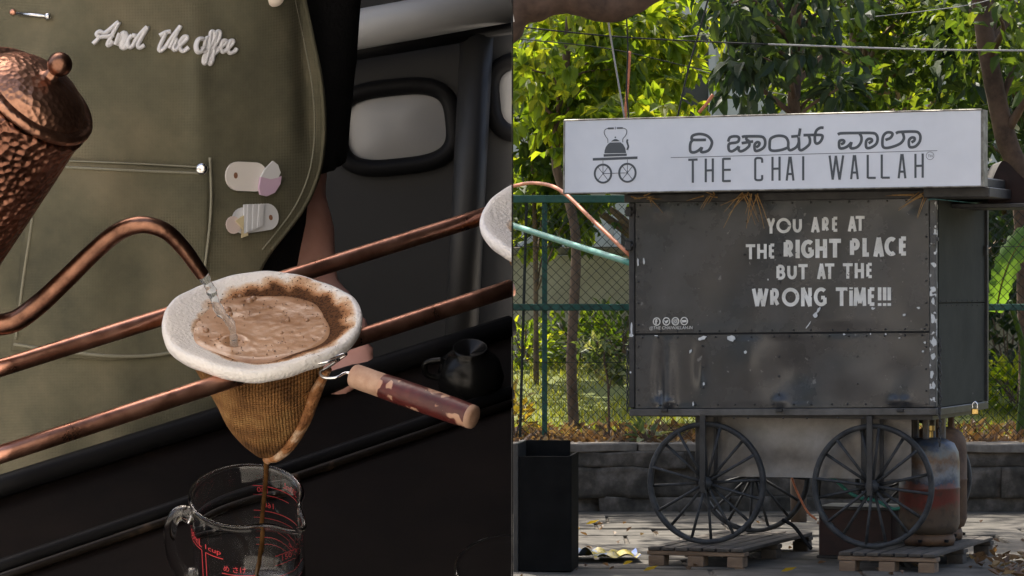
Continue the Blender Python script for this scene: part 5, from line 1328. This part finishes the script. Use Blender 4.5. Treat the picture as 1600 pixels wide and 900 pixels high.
cl2 = MB(); cl2.tube([ap(26,21,.003), ap(78,26,.003)], .0016, 8); cl2.tube([ap(74,22,.004), ap(76,30,.004)], .0026, 8); cl2.build('metal_clip', steel, apo, smooth=True)
disc('clip_stud', 20, 19, .0026, copper, .002)
# embroidered words: And the coffee
fx_ = lambda X: 130+X/6.154; fy_ = lambda Y: 20+Y/6.154
b = MB()
def emb(pts, r=.0029):
    P = catmull([Vector((fx_(x), fy_(y), 0)) for (x, y) in pts], 6)
    b.tube([ap(p.x, p.y, .0016) for p in P], r, 8, flat=.6)
emb([(95,300),(150,240),(130,205),(160,180),(215,190),(340,90),(300,170),(235,300),(260,305),(285,270)]); emb([(150,235),(230,225),(300,215)])
emb([(310,310),(345,210),(350,215),(330,290),(380,215),(400,215),(375,310),(395,325),(425,300)])
emb([(470,215),(435,260),(435,320),(470,325),(520,240),(620,135),(530,300),(545,335),(590,310)]); emb([(515,225),(470,215)])
emb([(800,185),(735,330),(745,365),(790,330)]); emb([(735,220),(790,190),(840,180)])
emb([(790,330),(850,240),(935,130),(900,190),(825,345),(870,255),(895,265),(865,340),(890,355),(920,320)])
emb([(920,320),(980,270),(1000,240),(970,235),(930,290),(940,355),(970,365),(1015,330)])
emb([(1150,250),(1110,255),(1085,310),(1095,370),(1130,375),(1165,330)]); emb([(1165,330),(1180,260),(1205,255),(1195,330),(1165,360),(1150,320)])
emb([(1195,350),(1250,250),(1250,190),(1225,200),(1215,320),(1185,460),(1165,475),(1175,420),(1235,340)]); emb([(1235,350),(1300,250),(1310,190),(1280,195),(1265,320),(1240,470),(1215,480),(1225,420),(1300,340)])
emb([(1300,340),(1360,300),(1370,270),(1340,275),(1320,330),(1340,375),(1385,350)]); emb([(1385,350),(1430,300),(1440,270),(1405,280),(1390,340),(1405,385),(1450,375),(1475,345)])
o = b.build('embroidered_words', thread, apo, smooth=True)
# the two enamel pins on the apron
def pinM(px, py, rot, off=.0032):
    p = ap(px, py, off); ex = (ap(px+30, py, off) - ap(px-30, py, off)).normalized(); ez = (ap(px, py-30, off) - ap(px, py+30, off)).normalized()
    nn = ez.cross(ex).normalized() * -1; ez = nn.cross(ex)
    if nn.y > 0: nn = -nn
    ey = nn.cross(ex).normalized()
    M_ = Matrix((ex, ey, nn)).transposed().to_4x4(); M_.translation = p
    return M_ @ Matrix.Rotation(-rot, 4, 'Z')
enamel_w = mat('white_enamel', (.80,.76,.73), .35); enamel_g = mat('grey_white_enamel', (.66,.67,.70), .4); lilac = mat('lilac_enamel', (.58,.42,.56), .4); pale_y = mat('pale_yellow_enamel', (.68,.58,.36), .4); brown_e = mat('brown_enamel', (.25,.12,.07), .5)
SC = PD/F*.955
def plate(pts, z0, z1, M_):
    b = MB(); n = len(pts); P = [M_ @ Vector((x*SC, y*SC, z)) for z in (z0, z1) for (x, y) in pts]
    b.add(P, [tuple(range(n))[::-1], tuple(range(n, 2*n))] + [(i, (i+1) % n, n+(i+1) % n, n+i) for i in range(n)]); return b
def roundrect(w_, h_, r_, n=6):
    out = []
    for (cx, cy, a0) in ((w_/2-r_, h_/2-r_, 0), (-w_/2+r_, h_/2-r_, 90), (-w_/2+r_, -h_/2+r_, 180), (w_/2-r_, -h_/2+r_, 270)):
        out += [(cx+r_*math.cos(R(a0+90*i/n)), cy+r_*math.sin(R(a0+90*i/n))) for i in range(n+1)]
    return out
Mpw = Mp
p1 = thing('enamel_pin', 'white tag shaped pin with a white and lilac drop on the apron', 'pin', Mp @ pinM(384, 276, R(2)))
plate(roundrect(76, 46, 22), 0, .002, Matrix.Identity(4)).build('tag_plate', enamel_w, p1)
plate([(3.6*math.cos(i*.63)-21, 5*math.sin(i*.63)+1) for i in range(10)], .002, .0024, Matrix.Identity(4)).build('tag_hole', brown_e, p1)
I4 = Matrix.Identity(4)
plate([(22,0),(30,13),(44,26),(53,20),(58,8),(54,0),(40,-3)], .0028, .0052, I4).build('drop_top', enamel_g, p1)
plate([(22,0),(40,-3),(54,0),(60,3),(58,-10),(48,-24),(34,-30),(22,-28),(19,-18)], .0026, .0050, I4).build('drop_bottom', lilac, p1)
p2 = thing('enamel_pin', 'white pin with a pleated paper fan on the apron, below the lilac one', 'pin', Mp @ pinM(398, 342, R(-8)))
plate(roundrect(84, 42, 20), 0, .002, I4).build('tag_plate', enamel_g, p2)
plate([(3.4*math.cos(i*.63)+27, 4.4*math.sin(i*.63)-2) for i in range(10)], .002, .0024, I4).build('tag_hole', brown_e, p2)
for i in range(7):
    x = -24 + i*5.2; plate([(x-6,-20+i*1.2),(x-1,-20+i*1.2),(x+9,25-i*.6),(x+4,25-i*.6)], .0026, .0048+.0006*(i % 2), I4).build('pleat', enamel_g, p2)
plate([(-40,2),(-24,8),(-26,-12),(-34,-26),(-22,-24),(-16,-12),(-30,-26),(-38,-16)][:5], .0026, .0046, I4).build('fan_handle', pale_y, p2)
plate([(-52+13*math.cos(i*.42)+8, 14*math.sin(i*.42)-4) for i in range(15)], .0021, .0034, I4).build('side_disc', mat('pale_pink_enamel', (.70,.58,.54), .4), p2)

bpy.context.view_layer.update()
